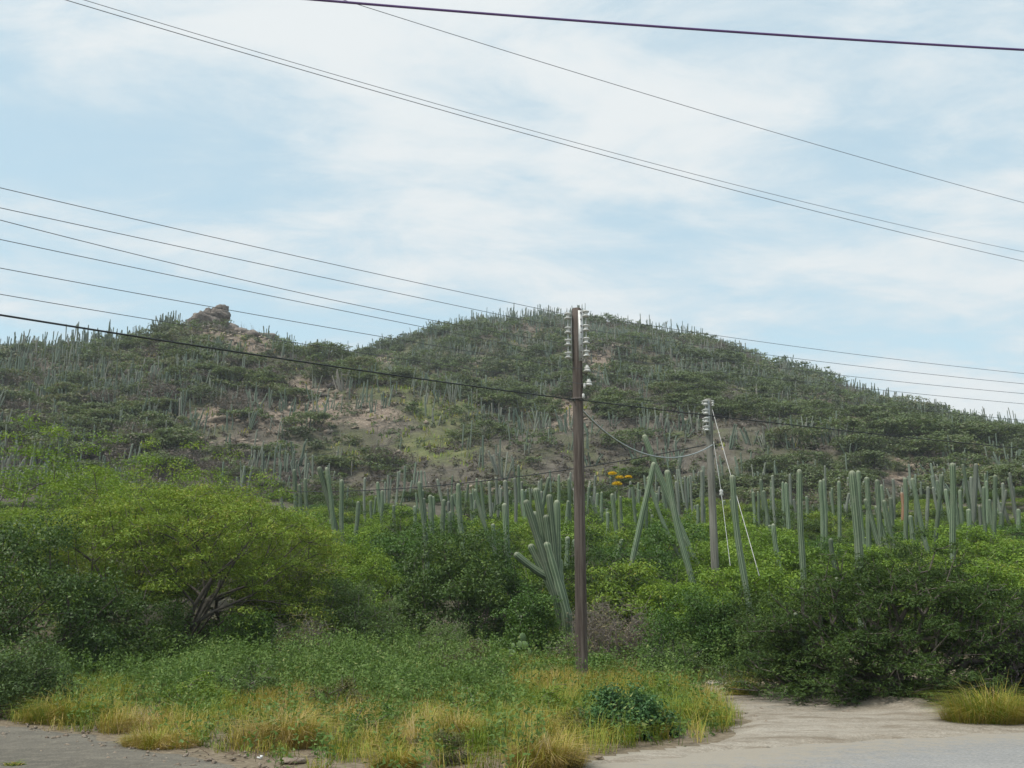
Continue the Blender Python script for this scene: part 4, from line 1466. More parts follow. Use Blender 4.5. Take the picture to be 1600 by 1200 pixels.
# more along the skyline
Pr, pxr, pyr, r_, rrr, rs2 = hillspots(650, 62, 90, 1)
a = np.arctan2(Pr[:, 0], Pr[:, 1])
rad = rrr - np.abs(rs2.normal(0, 3.0, len(a)))
cl = fbm(a * 40, a * 0, 91, 3)
ok = (cl > np.where(pxr < 320, .66, .42)) & ~((pxr > 296) & (pxr < 440))
Pr = np.stack([np.sin(a) * rad, np.cos(a) * rad, np.zeros(len(a))], 1)[ok]
Pr[:, 2] = ground(Pr[:, 0], Pr[:, 1])
P = np.concatenate([P, Pr])
px, py, _ = project(P)
r = np.hypot(P[:, 0], P[:, 1])
hs = rs.uniform(.55, 1.12, len(P))
hs[-len(Pr):] = rs.uniform(.75, 1.45, len(Pr))
P, px, py, r, hs = [v[~((np.abs(px - 335) < 36) & (py < 540) & (py > 470))] for v in (P, px, py, r, hs)]
order = np.argsort(r / hs)
rp = []
for k in range(8):
    r_ = np.random.default_rng(650 + k)
    top_ = np.array([r_.normal(0, .28), r_.normal(0, .28), 3.0])
    rp.append(stem_mesh(curved(np.zeros(3), top_, .1, 6), r_.uniform(.085, .13), 7, M['greycactus'] if k in (2, 5, 7) else M['cactus'], seed=650 + k, rows=10))
r3 = np.random.default_rng(88)
NREAR = 112
cen_ = r3.uniform(590, 1620, 24)
for k in range(NREAR):
    px_ = float(r3.choice(cen_) + r3.normal(0, 17)) if r3.random() < .7 else float(r3.uniform(590, 1140))
    if abs(px_ - 966) < 14:
        px_ += 30
    r_ = r3.uniform(54, 92)
    row = r3.normal(768, 22) - 4 * (px_ > 1400)
    kx = int(r3.integers(8))
    hgt = float(np.clip(top_h(px_, row, r_), 1.6, 5.2))
    q = at(px_, 800, r_)
    side = [t_ for lim, t_ in THZ if px_ < lim][0]
    o = obj('column_cactus', rp[kx], None, (q[0], q[1], g1(q[0], q[1]) - .05), f"slim {'grey' if kx in (2, 5, 7) else 'green'} cactus in the rear {side}", 'cactus', 'slim cacti at the back of the thicket')
    o.rotation_euler = (0, 0, r3.uniform(0, 6.28))
    o.scale = (r3.uniform(.8, 1.15),) * 2 + (hgt / 3.0,)
used_cacti += NREAR
NC = max(0, 292 - used_cacti - 1)
for i in order[:NC]:
    kx = int(rs.integers(8))
    many = [1, 1, 2, 3, 4, 2, 5, 3][kx]
    word = 'single' if many == 1 else 'double' if many == 2 else 'clustered'
    o = obj('column_cactus', cproto[kx], None, P[i] - np.array([0, 0, .1]), f"slim {word} column cactus on the hill foot {hz(px[i])}", 'cactus', 'column cacti at the foot of the hill')
    o.rotation_euler = (rs.normal(0, .04), rs.normal(0, .04), rs.uniform(0, 6.28))
    o.scale = (hs[i] * 1.0, hs[i] * 1.0, hs[i])
cb = Buf()
for i in order[NC:]:
    ns = int(rs.choice([1, 1, 2, 3, 5]))
    base = np.repeat(P[i][None], ns, 0) + np.concatenate([rs.normal(0, .32, (ns, 2)) * (ns > 1), np.full((ns, 1), -.1)], 1)
    h = hs[i] * rs.uniform(1.3, 3.5, ns)
    tp = base + np.stack([rs.normal(0, .2, ns), rs.normal(0, .2, ns), h], 1)
    if ns == 5:
        tp[:, :2] += unit(base - P[i])[:, :2] * .7
    simple_cactus(cb, base, tp, rs.uniform(.065, .105, ns), np.clip(rs.normal(.42, .26), 0, 1) * np.ones(ns), 4)
obj('hill_cacti', cb.mesh('hill_cacti', M['hillcactus'], True), label='distant column cacti standing all over the hillside', kind='stuff')


# ------------------------------------------------------------------ rocks
def rock_mesh(name, seed, size, mat, sub=3, rough=.35, blocky=.5):
    import bmesh
    bm = bmesh.new()
    bmesh.ops.create_icosphere(bm, subdivisions=sub, radius=1.0)
    V = np.array([v.co[:] for v in bm.verts])
    F = np.array([[v.index for v in f.verts] for f in bm.faces])
    bm.free()
    rs = np.random.default_rng(seed)
    D = V.copy()
    # facets: cut by random planes
    for _ in range(16):
        nrm = unit(rs.normal(size=3))
        off = rs.uniform(.62, .95)
        dd = D @ nrm - off
        D = D - np.where(dd > 0, dd, 0)[:, None] * nrm * blocky * 1.6
    nz = fbm(V[:, 0] * 2.3 + 7 + seed, V[:, 1] * 2.3 + V[:, 2] * 3.1 + 9, seed) - .5
    nz2 = fbm(V[:, 0] * 6 + V[:, 2] * 3 + seed, V[:, 1] * 6 + V[:, 2] * 5 + 3, seed + 4, 3) - .5
    D = D * (1 + rough * nz + rough * .7 * nz2)[:, None] * np.array(size)
    b = Buf()
    b.tris(D, F, .5)
    return b.mesh(name, mat)


def rock_at(px, py, r=None):
    h = hit(px, py)
    if h is None:
        p = at(px, py, r)
        return p
    return np.array([h[0], h[1], g1(h[0], h[1])])


oc = at(328, 512, 184)
oc[2] = g1(oc[0], oc[1])
out_ = thing('rock_outcrop', 'craggy brown rock outcrop on the left summit', 'rock', oc)
# pieces given by where they show
for k, (px_, py_, w_, h_, dr, tilt) in enumerate([(334, 500, 22, 17, 0, .5), (320, 508, 20, 18, -1.0, .3), (347, 494, 10, 10, -1.2, .2), (342, 487, 13, 7, -.3, .4), (326, 490, 6, 8, -1.0, .3),
                                                  (319, 494, 5, 7, .9, .2), (312, 512, 14, 12, .2, 0), (334, 490, 7, 8, .8, .4), (350, 510, 11, 9, 1.0, 0), (330, 520, 24, 10, -1.6, 0)]):
    p = at(px_, py_, 184 + dr) - oc
    s = 184 / FPX
    o = obj('boulder', rock_mesh('boulder', 700 + k, (w_ * s * 1.2, w_ * s, h_ * s * 1.2), M['rock'], 4, .62, .8), out_, p)
    o.rotation_euler = (0, -tilt * .8, k * 1.3)
    if tilt:
        o.rotation_euler = (0, -tilt, 0)
for k, (px_, py_, w_, h_, m_, lab) in enumerate([
        (522, 603, 17, 9, 'darkrock', 'dark rounded boulder on the bare spur'),
        (505, 617, 12, 5, 'darkrock', 'low dark rock just below the rounded boulder on the spur'),
        (600, 562, 15, 6, 'rubble', 'pinkish rock slab on the saddle skyline'),
        (345, 655, 20, 6, 'rubble', 'tan rock ledge on the bare left slope'),
        (1300, 645, 14, 5, 'rubble', 'pale rock slab on the bare patch of the right slope'),
        (1252, 634, 8, 3, 'rubble', 'white rock left of the bare patch on the right slope'),
        (735, 613, 10, 5, 'rubble', 'reddish rocks in the grass of the saddle'),
        (412, 526, 26, 8, 'rock', 'flat weathered rock on the shoulder right of the outcrop'),
        (360, 512, 14, 11, 'rock', 'upright rock at the right foot of the outcrop'), (376, 518, 18, 8, 'rock', 'small rock on the shoulder next to the outcrop'),
        (394, 521, 17, 8, 'rock', 'second rock down the shoulder from the outcrop'), (430, 534, 15, 9, 'rock', 'lowest rock at the right end of the rocky shoulder')]):
    p = rock_at(px_, py_ + 2, 190)
    s = np.hypot(p[0], p[1]) / FPX
    obj('boulder', rock_mesh('boulder', 800 + k, (w_ * s, w_ * s * .8, h_ * s), M[m_], 2, .45, .6), None, p, lab, 'rock')
# loose stones on the bare ground
P4, px4, py4, r4, _, rs = hillspots(26000, 54, 94, 1)
bare = blobs(px4, py4, BARE)
keep = rs.random(len(P4)) < np.clip(bare * 1.1 - .12, 0.012, .9)
P4 = P4[keep]
oct_ = np.array([[1, 0, 0], [-1, 0, 0], [0, 1, 0], [0, -1, 0], [0, 0, 1], [0, 0, -1.]])
of = np.array([[0, 2, 4], [2, 1, 4], [1, 3, 4], [3, 0, 4], [2, 0, 5], [1, 2, 5], [3, 1, 5], [0, 3, 5]])


def stones(P, smin, smax, rs, flat=.6):
    n = len(P)
    s = rs.uniform(0, 1, n) ** 2.5 * (smax - smin) + smin
    V = oct_[None] * rs.uniform(.6, 1.3, (n, 6, 1)) + rs.normal(0, .18, (n, 6, 3))
    a = rs.uniform(0, 6.28, n)
    c, q = np.cos(a)[:, None], np.sin(a)[:, None]
    V = np.stack([V[..., 0] * c - V[..., 1] * q, V[..., 0] * q + V[..., 1] * c, V[..., 2] * flat], -1) * s[:, None, None] + P[:, None]
    b = Buf()
    b.tris(V, of[None] + (np.arange(n) * 6)[:, None, None], .5)
    return b


obj('rubble', stones(P4, .12, .75, rs).mesh('rubble', M['rubble']), label='loose pale stones on the bare slopes', kind='stuff')

# ------------------------------------------------------------------ foreground grass and weeds
rs = np.random.default_rng(77)
edge_px = np.array([0, 90, 150, 240, 330, 400, 480, 620, 760, 830, 900, 960, 1040, 1110, 1142, 1150, 1160, 1200, 1290, 1400, 1470, 1600])
edge_py = np.array([1128, 1137, 1148, 1164, 1176, 1196, 1230, 1240, 1240, 1232, 1190, 1178, 1170, 1160, 1140, 1100, 1072, 1070, 1070, 1080, 1085, 1090])


def scatter(n):
    x = rs.uniform(-11, 7.5, n)
    y = rs.uniform(10.2, 30, n)
    z = ground(x, y)
    px, py, _ = project(np.stack([x, y, z], 1))
    jit = (fbm(x / .5, y / .5, 5) - .5) * 24
    ok = (py + jit < np.interp(px, edge_px, edge_py)) & (px > -60) & (px < 1660)
    ok &= ~((px > 1070) & (py > 1066) & (py < np.interp(px, [1070, 1085, 1125, 1150, 1160], [1072, 1088, 1104, 1126, 1144])) & (px > 1082))
    return np.stack([x, y, z], 1)[ok], px[ok], py[ok]


STRAW = [(1040, 1095, 50, 22, .6), (905, 1080, 60, 26, .85), (825, 1062, 50, 18, .85), (960, 1110, 80, 30, .35), (120, 1105, 90, 28, .9), (230, 1145, 90, 16, 1), (430, 1120, 80, 42, .95), (560, 1120, 60, 35, .8), (530, 1030, 20, 12, 1), (700, 1130, 60, 40, .8), (860, 1075, 70, 28, 1), (850, 1165, 60, 28, 1),
         (1110, 1100, 40, 22, .9), (980, 1075, 60, 14, .6), (640, 1170, 120, 22, .8), (760, 1005, 40, 8, .7), (650, 1030, 25, 8, .8), (400, 1170, 60, 16, .7), (880, 1110, 50, 20, .5), (1010, 1150, 50, 16, .6), (720, 1012, 40, 8, .8)]
GREENG = [(150, 1080, 110, 22, .8), (320, 1105, 60, 30, .8), (840, 1110, 90, 30, .9), (740, 1150, 60, 40, .7), (1040, 1120, 70, 30, .9), (520, 1075, 40, 20, .4), (980, 1160, 50, 14, .6), (800, 1140, 80, 30, .6)]
WEED = [(450, 1085, 120, 26, .8), (300, 1085, 110, 24, .7), (1000, 1125, 70, 25, .35), (500, 1130, 60, 30, .5), (610, 1130, 50, 26, .7), (790, 1130, 50, 26, .6), (340, 1130, 40, 20, .5), (1010, 1105, 60, 20, .15), (680, 1185, 60, 20, .6), (920, 1100, 40, 25, .15), (160, 1075, 60, 16, .5), (350, 1050, 260, 38, 1), (620, 1080, 160, 36, 1), (60, 1060, 110, 50, .9), (740, 1095, 80, 30, .7), (300, 1025, 200, 18, 1), (560, 1040, 150, 20, 1), (690, 1160, 40, 40, .5), (880, 1040, 80, 12, .5), (1040, 1060, 70, 20, .6), (520, 1170, 40, 25, .4), (250, 1090, 60, 20, .4)]
# leafy weeds
Pw, pxw, pyw = scatter(60000)
w = blobs(pxw, pyw, WEED)
st = blobs(pxw, pyw, STRAW)
patch = fbm(Pw[:, 0] / .8, Pw[:, 1] / .8, 14, 3)
keep = rs.random(len(Pw)) < np.clip(w * 1.1 - st * .8 + (patch - .5) * 1.1, 0.09, 1) * .45
Pw, pxw, pyw, patchw = Pw[keep], pxw[keep], pyw[keep], patch[keep]
far_ = sstep(15, 19, Pw[:, 1])
n = len(Pw)
NL = 19
lump = fbm(Pw[:, 0] / 1.3, Pw[:, 1] / 1.3, 57, 2)
h = rs.uniform(.28, .66, n) * (.75 + .55 * far_) * np.clip(.35 + 1.35 * lump, .4, 1.6)
lean = rs.normal(0, .16, (n, 3)) * np.array([1, 1, 0])
wb = Buf()
add_sticks(wb, Pw, Pw + (lean + np.array([0, 0, 1.])) * h[:, None], .004, .002, 3, .35)
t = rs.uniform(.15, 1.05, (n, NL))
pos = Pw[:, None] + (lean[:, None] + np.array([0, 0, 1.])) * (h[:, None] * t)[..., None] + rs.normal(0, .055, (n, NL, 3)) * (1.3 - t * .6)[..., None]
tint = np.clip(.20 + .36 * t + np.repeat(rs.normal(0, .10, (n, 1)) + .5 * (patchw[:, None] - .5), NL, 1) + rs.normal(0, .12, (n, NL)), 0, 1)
pos = pos.reshape(-1, 3)
add_leaves(wb, pos, rs.normal(0, .5, pos.shape) + np.array([0, -.2, .6]), .060, .028, tint.ravel(), rs, tri=True)
obj('roadside_weeds', wb.mesh('roadside_weeds', M['weed']), label='grey green leafy weeds along the verge', kind='stuff')
n_weeds = n

# grass
Pg, pxg, pyg = scatter(60000)
s_ = blobs(pxg, pyg, STRAW)
g_ = blobs(pxg, pyg, GREENG)
patch = fbm(Pg[:, 0] / .6, Pg[:, 1] / .6, 24, 3)
keep = rs.random(len(Pg)) < np.clip(np.maximum(s_, g_) + (patch - .5) * .8, .03, 1) * .34
Pg, s_, g_, patch = Pg[keep], s_[keep], g_[keep], patch[keep]
n = len(Pg)
NB = 26
base = np.repeat(Pg, NB, 0) + rs.normal(0, .07, (n * NB, 3)) * np.array([1, 1, 0])
ld = np.repeat(rs.normal(size=(n, 2)) * .9, NB, 0)
d = unit(np.concatenate([rs.normal(size=(n * NB, 2)) + ld, np.zeros((n * NB, 1))], 1))
gh = np.repeat(rs.uniform(.15, .42, n) * (.55 + .9 * patch) * (1 + .3 * (Pg[:, 0] > -.4)), NB) * rs.uniform(.45, 1.2, n * NB)
mix = np.repeat(.31 + (s_ - g_) * .27 + (patch - .5) * .8 + rs.normal(0, .10, n), NB) + rs.normal(0, .13, n * NB)
gb = Buf()
add_blades(gb, base, d, gh, .0065, rs.uniform(.3, 1.6, n * NB), np.clip(mix, 0, 1), rs)
obj('verge_grass', gb.mesh('verge_grass', M['grass']), label='yellow green and straw coloured grass on the verge', kind='stuff')


# dead stems and thatch at the foot of the grass
Pt, pxt, pyt = scatter(26000)
q_ = np.maximum(blobs(pxt, pyt, STRAW), .25 * blobs(pxt, pyt, WEED)) + .5 * (pyt > np.interp(pxt, edge_px, edge_py) - 22)
Pt = Pt[rs.random(len(Pt)) < np.clip(q_, 0, 1) * .42]
n = len(Pt)
dv = unit(rs.normal(0, 1, (n, 3)) * np.array([1, 1, .35]) + np.array([0, 0, .38]))
L_ = rs.uniform(.12, .42, (n, 1))
tb_ = Buf()
add_sticks(tb_, Pt + np.array([0, 0, .01]), Pt + dv * L_ + np.array([0, 0, .04]), .004, .002, 3)
obj('dry_thatch', tb_.mesh('dry_thatch', M['thatch']), label='brown dead stems matted at the foot of the grass', kind='stuff')

# low bushy weeds standing out of the verge
vp = [plant_meshes(seed=500 + k, rx=.62, ry=.6, h=.75, npads=34, nleaf=75, leaf=(.06, .024), lmat=M[m_], padr=.19, flat=.6, low=.03, mid=.5, spread=.2, twigs=tw, trunk_mat=M['twig'])
      for k, (m_, tw) in enumerate([('greyleaf', 30), ('glossy', 0), ('olive', 90), ('acacia', 20)])]
vs = np.random.default_rng(91)
for px_, row_, k_, s_, lab in [
        (150, 1062, 0, 1.2, 'grey green weedy bush at the left end of the verge'), (205, 1045, 0, 1.35, 'tall grey green weedy bush in front of the dark shadowy bush'),
        (300, 1040, 0, 1.4, 'tall grey green weedy bush below the trunk of the spreading acacia'), (385, 1046, 0, 1.3, 'grey green weedy bush right of the acacia trunk'),
        (455, 1052, 1, 1.1, 'fresh green weedy bush in front of the dry olive brown bush'), (590, 1062, 0, 1.2, 'grey green weedy bush in the middle of the verge'),
        (650, 1092, 1, .95, 'fresh green weedy bush in the verge near the tan tussock'), (700, 1062, 2, 1.0, 'olive weedy bush left of the dull olive bush'),
        (760, 1082, 1, 1.05, 'fresh green weedy bush in front of the prickly pear'), (810, 1062, 3, 1.0, 'yellow green weedy bush below the prickly pear'),
        (300, 1110, 3, .9, 'yellow green weedy bush in the front of the verge'), (525, 1112, 2, .9, 'olive weedy bush beside the big straw brown tussock'),
        (585, 1150, 1, .75, 'fresh green weed clump near the bottom edge of the verge'), (735, 1128, 1, .9, 'dark green weedy bush left of the tan bulging tussock'),
        (690, 1190, 2, .6, 'small olive weed clump at the bottom edge'), (395, 1095, 0, .95, 'grey green weedy bush above the big straw brown tussock'),
        (1040, 1105, 3, .75, 'yellow green weed clump right of the blue green shrub'), (905, 1150, 2, .7, 'olive weed clump left of the blue green shrub'),
        (1060, 1066, 1, .9, 'fresh green weedy bush by the bend of the track'), (1130, 1075, 0, .8, 'grey green weedy bush at the left of the orange brown tussock'),
        (60, 1095, 0, 1.1, 'grey green weedy bush at the left frame edge near the gravel'), (245, 1100, 1, .8, 'fresh green weed clump above the low straw tussock'),
        (500, 1075, 3, .9, 'yellow green weedy bush in the left middle of the verge'), (850, 1120, 3, .8, 'yellow green weed clump in the golden grass')]:
    x, y = on_flat(px_, row_)
    plant('weedy_bush', lab, 'weed', px_, math.hypot(x, y), vp[k_], 'bushy weeds on the verge', rot=vs.uniform(0, 6), scale=(s_ * vs.uniform(.85, 1.2), s_, s_ * vs.uniform(.75, 1.0)), px_row=row_)


# tussocks one can tell apart
def tussock(label, px, py, wid, hgt, mid, seed, n=900):
    rs = np.random.default_rng(seed)
    x, y = on_flat(px, py)
    rw = wpx(wid, math.hypot(x, y)) / 2
    hh = hgt * math.hypot(x, y) / FPX
    a = rs.uniform(0, 2 * np.pi, n)
    q = np.sqrt(rs.uniform(0, 1, n)) * rw
    lob = .7 + .5 * vnoise(a * 1.6 + seed, a * 0 + seed, seed)
    base = np.stack([np.cos(a) * q * .8 * lob, np.sin(a) * q * .55 * lob, np.zeros(n)], 1)
    d = unit(np.stack([np.cos(a), np.sin(a), np.zeros(n)], 1) + rs.normal(0, .45, (n, 3)) * np.array([1, 1, 0]))
    b = Buf()
    add_blades(b, base, d, hh * rs.uniform(.55, 1.25, n) * rs.uniform(.35, 1.1, n) * (1.15 - .65 * (q / rw) ** 2), .0065, rs.uniform(.3, 1.7, n), np.clip(rs.normal(mid, .17, n) + .5 * (vnoise(base[:, 0] * 7, base[:, 1] * 7, seed) - .5), 0, 1), rs)
    m = int(n / 12)
    add_leaves(b, base[:m] + np.array([0, 0, .03]), rs.normal(0, .4, (m, 3)) + np.array([0, 0, 1.]), .10, .02, np.full(m, .9), rs)
    return obj('grass_tussock', b.mesh('grass_tussock', M['grass']), None, (x, y, g1(x, y)), label, 'grass', 'grass tussocks on the verges')


tussock('big straw brown tussock at the edge of the bare dirt patch', 450, 1165, 150, 62, .86, 1, 2850)
tussock('tan tussock bulging over the road edge left of the small blue green shrub', 850, 1200, 130, 58, .80, 2, 2550)
tussock('yellow green tussock on the far side of the road by the feathery bush', 1550, 1132, 200, 62, .60, 3, 4800)
tussock('orange brown tussock between the track and the feathery bush', 1163, 1090, 62, 44, .66, 4, 1200)
tussock('straw coloured tussock at the corner where verge meets track', 1112, 1128, 70, 40, .70, 5, 1350)
tussock('bright straw tussock beside the dry olive bush', 525, 1046, 40, 26, .72, 6, 750)
tussock('yellow green tussock at the left end of the verge', 110, 1128, 150, 52, .40, 7, 2550)
tussock('low straw tussock spilling onto the gravel verge', 245, 1166, 150, 30, .66, 8, 2250)
tussock('tan tussock rising in the middle of the verge', 715, 1160, 90, 62, .74, 9, 1650)
tussock('golden tussock close to the left of the wooden pole', 865, 1095, 110, 42, .64, 10, 1950)
tussock('yellow green tussock at the very bottom of the picture', 620, 1205, 90, 50, .50, 11, 1500)
tussock('small green tuft alone on the gravel in the bottom left corner', 20, 1199, 34, 12, .25, 12, 240)
tussock('olive tussock behind the tan tussock at the road edge', 800, 1135, 70, 40, .45, 13, 1200)
tussock('dry grass clump behind the foot of the pole', 985, 1062, 60, 34, .82, 14, 900)

# litter of dead leaves and stones by the road
x0 = np.array([on_flat(px_, py_) for px_, py_ in zip(rs.uniform(1180, 1600, 420), np.clip(rs.normal(1117, 7, 420), 1100, 1140))])
x1_ = np.array([on_flat(px_, np.interp(px_, [0, 400], [1140, 1203]) + q) for px_, q in zip(rs.uniform(0, 420, 260), rs.normal(4, 12, 260))])
x2_ = np.array([on_flat(px_, py_) for px_, py_ in zip(rs.uniform(1130, 1600, 380), rs.uniform(1085, 1140, 380))])
XY = np.concatenate([x0, x1_, x2_])
Ps = np.concatenate([XY, (ground(XY[:, 0], XY[:, 1]) + .022)[:, None]], 1)
obj('pebbles', stones(Ps, .007, .05, rs).mesh('pebbles', M['rubble']), label='small pale pebbles along the road edge', kind='stuff')
for k, (px_, py_, w_, h_, m_, nm, lab) in enumerate([
        (455, 1193, 26, 5, 'rubble', 'stone', 'flat grey stone in the dirt at the bottom edge'),
        (1530, 1130, 13, 6, 'rubber', 'rubber_scrap', 'black rubber scrap at the road edge under the yellow tussock'),
        (1095, 1076, 9, 4, 'rubble', 'stone', 'pale stone where the track meets the bushes'),
        (935, 1187, 7, 3, 'rubble', 'stone', 'small pale stone under the blue green shrub'),
        (1456, 1120, 5, 3, 'rubble', 'stone', 'whitish stone on the verge below the feathery bush')]):
    x, y = on_flat(px_, py_)
    s = math.hypot(x, y) / FPX
    obj(nm, rock_mesh(nm, 900 + k, (w_ * s, w_ * s * .7, h_ * s), M[m_], 2, .3, .5), None, (x, y, g1(x, y) + .03), lab, 'stone' if nm == 'stone' else 'litter')
x, y = on_flat(405, 1187)
b = Buf()
box(b, (0, 0, .02), (.05, .035, .01), .5, Matrix.Rotation(.3, 3, 'Y'))
box(b, (.02, .01, .03), (.03, .03, .015), .5, Matrix.Rotation(.9, 3, 'X'))
obj('paper_scrap', b.mesh('paper_scrap', M['paper']), None, (x, y, g1(x, y)), 'crumpled white litter scrap on the dirt below the straw tussock', 'litter')


# ------------------------------------------------------------------ poles
def pole(label, px_top, py_top, px_base, r, dia_b, dia_t, mat, rackcol=None):
    tip = at(px_top, py_top, r)
    base = np.array([tip[0], tip[1], g1(tip[0], tip[1]) - .05])
    t = thing('utility_pole', label, 'pole', base, 'wooden utility poles')
    H = tip[2] - base[2]
    b = Buf()
    n = 24
    rows = np.linspace(0, H, 26)
    prof = [(dia_b / 2 + (dia_t - dia_b) / 2 * z / H, z) for z in rows] + [(dia_t / 2 * .8, H + .015), (.01, H + .02)]
    lathe(b, prof, n)
    V = b.V[0]
    an = np.arctan2(V[:, 1], V[:, 0])
    q = 1 + .05 * (fbm(an * 3 + 30, V[:, 2] * .25, 8) - .5) + .02 * np.sin(an * 5)
    V[:, 0] *= q
    V[:, 1] *= q
    obj('shaft', b.mesh('shaft', mat, True), t)
    return t, tip - base, base, H


def spool(parent, c, s=1.0):
    b = Buf()
    prof = [(.005, .078), (.05, .078), (.082, .066), (.085, .045), (.055, .030), (.045, .012), (.045, -.012), (.055, -.030), (.085, -.045), (.082, -.066), (.05, -.078), (.005, -.078)]
    lathe(b, [(a * s, z * s) for a, z in prof], 14)
    return obj('insulator', b.mesh('insulator', M['white'], True), parent, c)


def bell(parent, c, s=1.0):
    b = Buf()
    prof = [(.004, .11), (.03, .105), (.042, .085), (.04, .06), (.062, .05), (.068, .02), (.05, .012), (.07, 0.0), (.082, -.03), (.075, -.055), (.035, -.06), (.03, -.05), (.004, -.05)]
    lathe(b, [(a * s, z * s) for a, z in prof], 14)
    return obj('bell_insulator', b.mesh('bell_insulator', M['white'], True), parent, c)


PR = 22.6
t1, top1, base1, H1 = pole('dark brown wooden utility pole with stacked white insulators in the middle foreground', 901, 483, 912, PR, .27, .225, M['pole'])


def loc1(px, py, dr=0.0):
    return at(px, py, PR + dr) - base1


# steel racks: strip on the right face, thin rod rack on the left
zt, zb_ = loc1(907, 487)[2], loc1(907, 566)[2]
b = Buf()
box(b, (.075, -.118, (zt + zb_) / 2), (.10, .012, zt - zb_), .5)
box(b, (.128, -.095, (zt + zb_) / 2), (.010, .056, zt - zb_), .5)
rk = obj('rack', b.mesh('rack', M['steel']), t1)
for k in range(8):
    b = Buf()
    z = zt - .06 - k * (zt - zb_ - .12) / 7
    lathe(b, [(.016, 0), (.016, .012), (.009, .018), (.001, .019)], 8, (.085, -.125, z), axis=(0, -1, 0))
    obj('bolt', b.mesh('bolt', M['rust'], True), rk)
b = Buf()
box(b, (-.135, -.06, (zt + zb_) / 2 - .03), (.012, .05, zt - zb_ - .1), .5)
rk2 = obj('rack', b.mesh('rack', M['steel']), t1)
lev_l = [496, 518, 537, 557]
lev_r = [492, 514, 534, 554]
for k in range(4):
    zl = loc1(891, lev_l[k])[2]
    zr = loc1(912, lev_r[k])[2]
    spool(rk2, (-.215, -.09, zl))
    spool(rk, (.205, -.09, zr))
    for xx, z, rkk in ((-.175, zl, rk2), (.168, zr, rk)):
        for s in (-.085, .085):
            b = Buf()
            box(b, (xx, -.085, z + s), (.09, .035, .008), .5)
            obj('clevis', b.mesh('clevis', M['steel']), rkk)
for xx, lv, rkk in ((-.215, lev_l, rk2), (.205, lev_r, rk)):
    z1, z0 = loc1(900, lv[0])[2] + .1, loc1(900, lv[3])[2] - .1
    b = Buf()
    add_sticks(b, [[xx, -.09, z0]], [[xx, -.09, z1]], .012, .012, 8)
    obj('rod', b.mesh('rod', M['steel'], True), rkk)
for px_, py_ in ((917, 578), (920, 600)):
    c = loc1(px_, py_)
    c[1] = -.05
    bl = bell(t1, c, 1.0)
    b = Buf()
    add_sticks(b, [[.1 - c[0], 0, -.06], [0, 0, -.13]], [[0, 0, -.13], [0, 0, -.05]], .012, .012, 6)
    obj('pin', b.mesh('pin', M['rust'], True), bl)
for px_, py_ in ((913, 604), (911, 620)):
    c = loc1(px_, py_)
    b = Buf()
    lathe(b, [(.005, .06), (.03, .05), (.03, -.04), (.012, -.06), (.002, -.062)], 10)
    obj('clamp', b.mesh('clamp', M['white'], True), t1, (c[0], -.1, c[2]))
# iron band and cable clamp
b = Buf()
zc = loc1(900, 624)[2]
lathe(b, [(.122, -.03), (.134, -.03), (.134, .03), (.122, .03)], 24, (0, 0, zc))
obj('band', b.mesh('band', M['rust'], True), t1)

PR2 = 36.0
t2, top2, base2, H2 = pole('weathered grey green utility pole standing among the cacti', 1106, 624, 1112, PR2, .29, .24, M['oldpole'])


def loc2(px, py, dr=0.0):
    return at(px, py, PR2 + dr) - base2


zt, zb_ = loc2(1106, 626)[2], loc2(1106, 680)[2]
b = Buf()
box(b, (-.02, -.135, (zt + zb_) / 2), (.09, .014, zt - zb_), .5)
rk = obj('rack', b.mesh('rack', M['steel']), t2)
for k, lv in enumerate((631, 645, 658, 671)):
    z = loc2(1100, lv)[2]
    spool(rk, (-.12, -.17, z), 1.25)
    spool(rk, (-.205, -.10, z + .02), .7)
    b = Buf()
    box(b, (-.07, -.15, z + .11), (.12, .035, .01), .5)
    obj('clevis', b.mesh('clevis', M['steel']), rk)
for z in (loc2(1100, 629)[2], loc2(1100, 633)[2]):
    spool(rk, (.15, -.08, z), .7)
b = Buf()
add_sticks(b, [[-.12, -.17, zb_ + .1]], [[-.12, -.17, zt]], .014, .014, 8)
obj('rod', b.mesh('rod', M['steel'], True), rk)


# ------------------------------------------------------------------ wires
def wire(name, label, pts, ra, rb, radius, mat, extend=.35, group=None, sides=6, cat='wire', ext=(True, True)):
    """pts: points of the photograph the wire passes; ra, rb: distances of the first and the last of them"""
    A = at(*pts[0], ra)
    B = at(*pts[-1], rb)
    d = (B - A)[:2]
    ts, zs = [], []
    for (px_, py_) in pts:
        v = ray(px_, py_)
        # plan intersection of the sight line with the wire's line
        m = np.array([[v[0], -d[0]], [v[1], -d[1]]])
        k, t = np.linalg.solve(m, A[:2])
        ts.append(t)
        zs.append(CZ + v[2] * k)
    deg = min(len(pts) - 1, 4 if not any(ext) else 2)
    co = np.polyfit(ts, zs, deg)
    t0 = -extend if ext[0] else 0
    t1_ = 1 + extend if ext[1] else 1
    tt = np.linspace(t0, t1_, 60)
    P = np.stack([A[0] + d[0] * tt, A[1] + d[1] * tt, np.polyval(co, tt)], 1)
    b = Buf()
    add_sticks(b, P[:-1], P[1:], radius, radius, sides)
    o0 = P[0].copy()
    b.V = [v - o0.astype(np.float32) for v in b.V]
    return obj(name, b.mesh(name, mat, True), None, o0, label, cat, group)


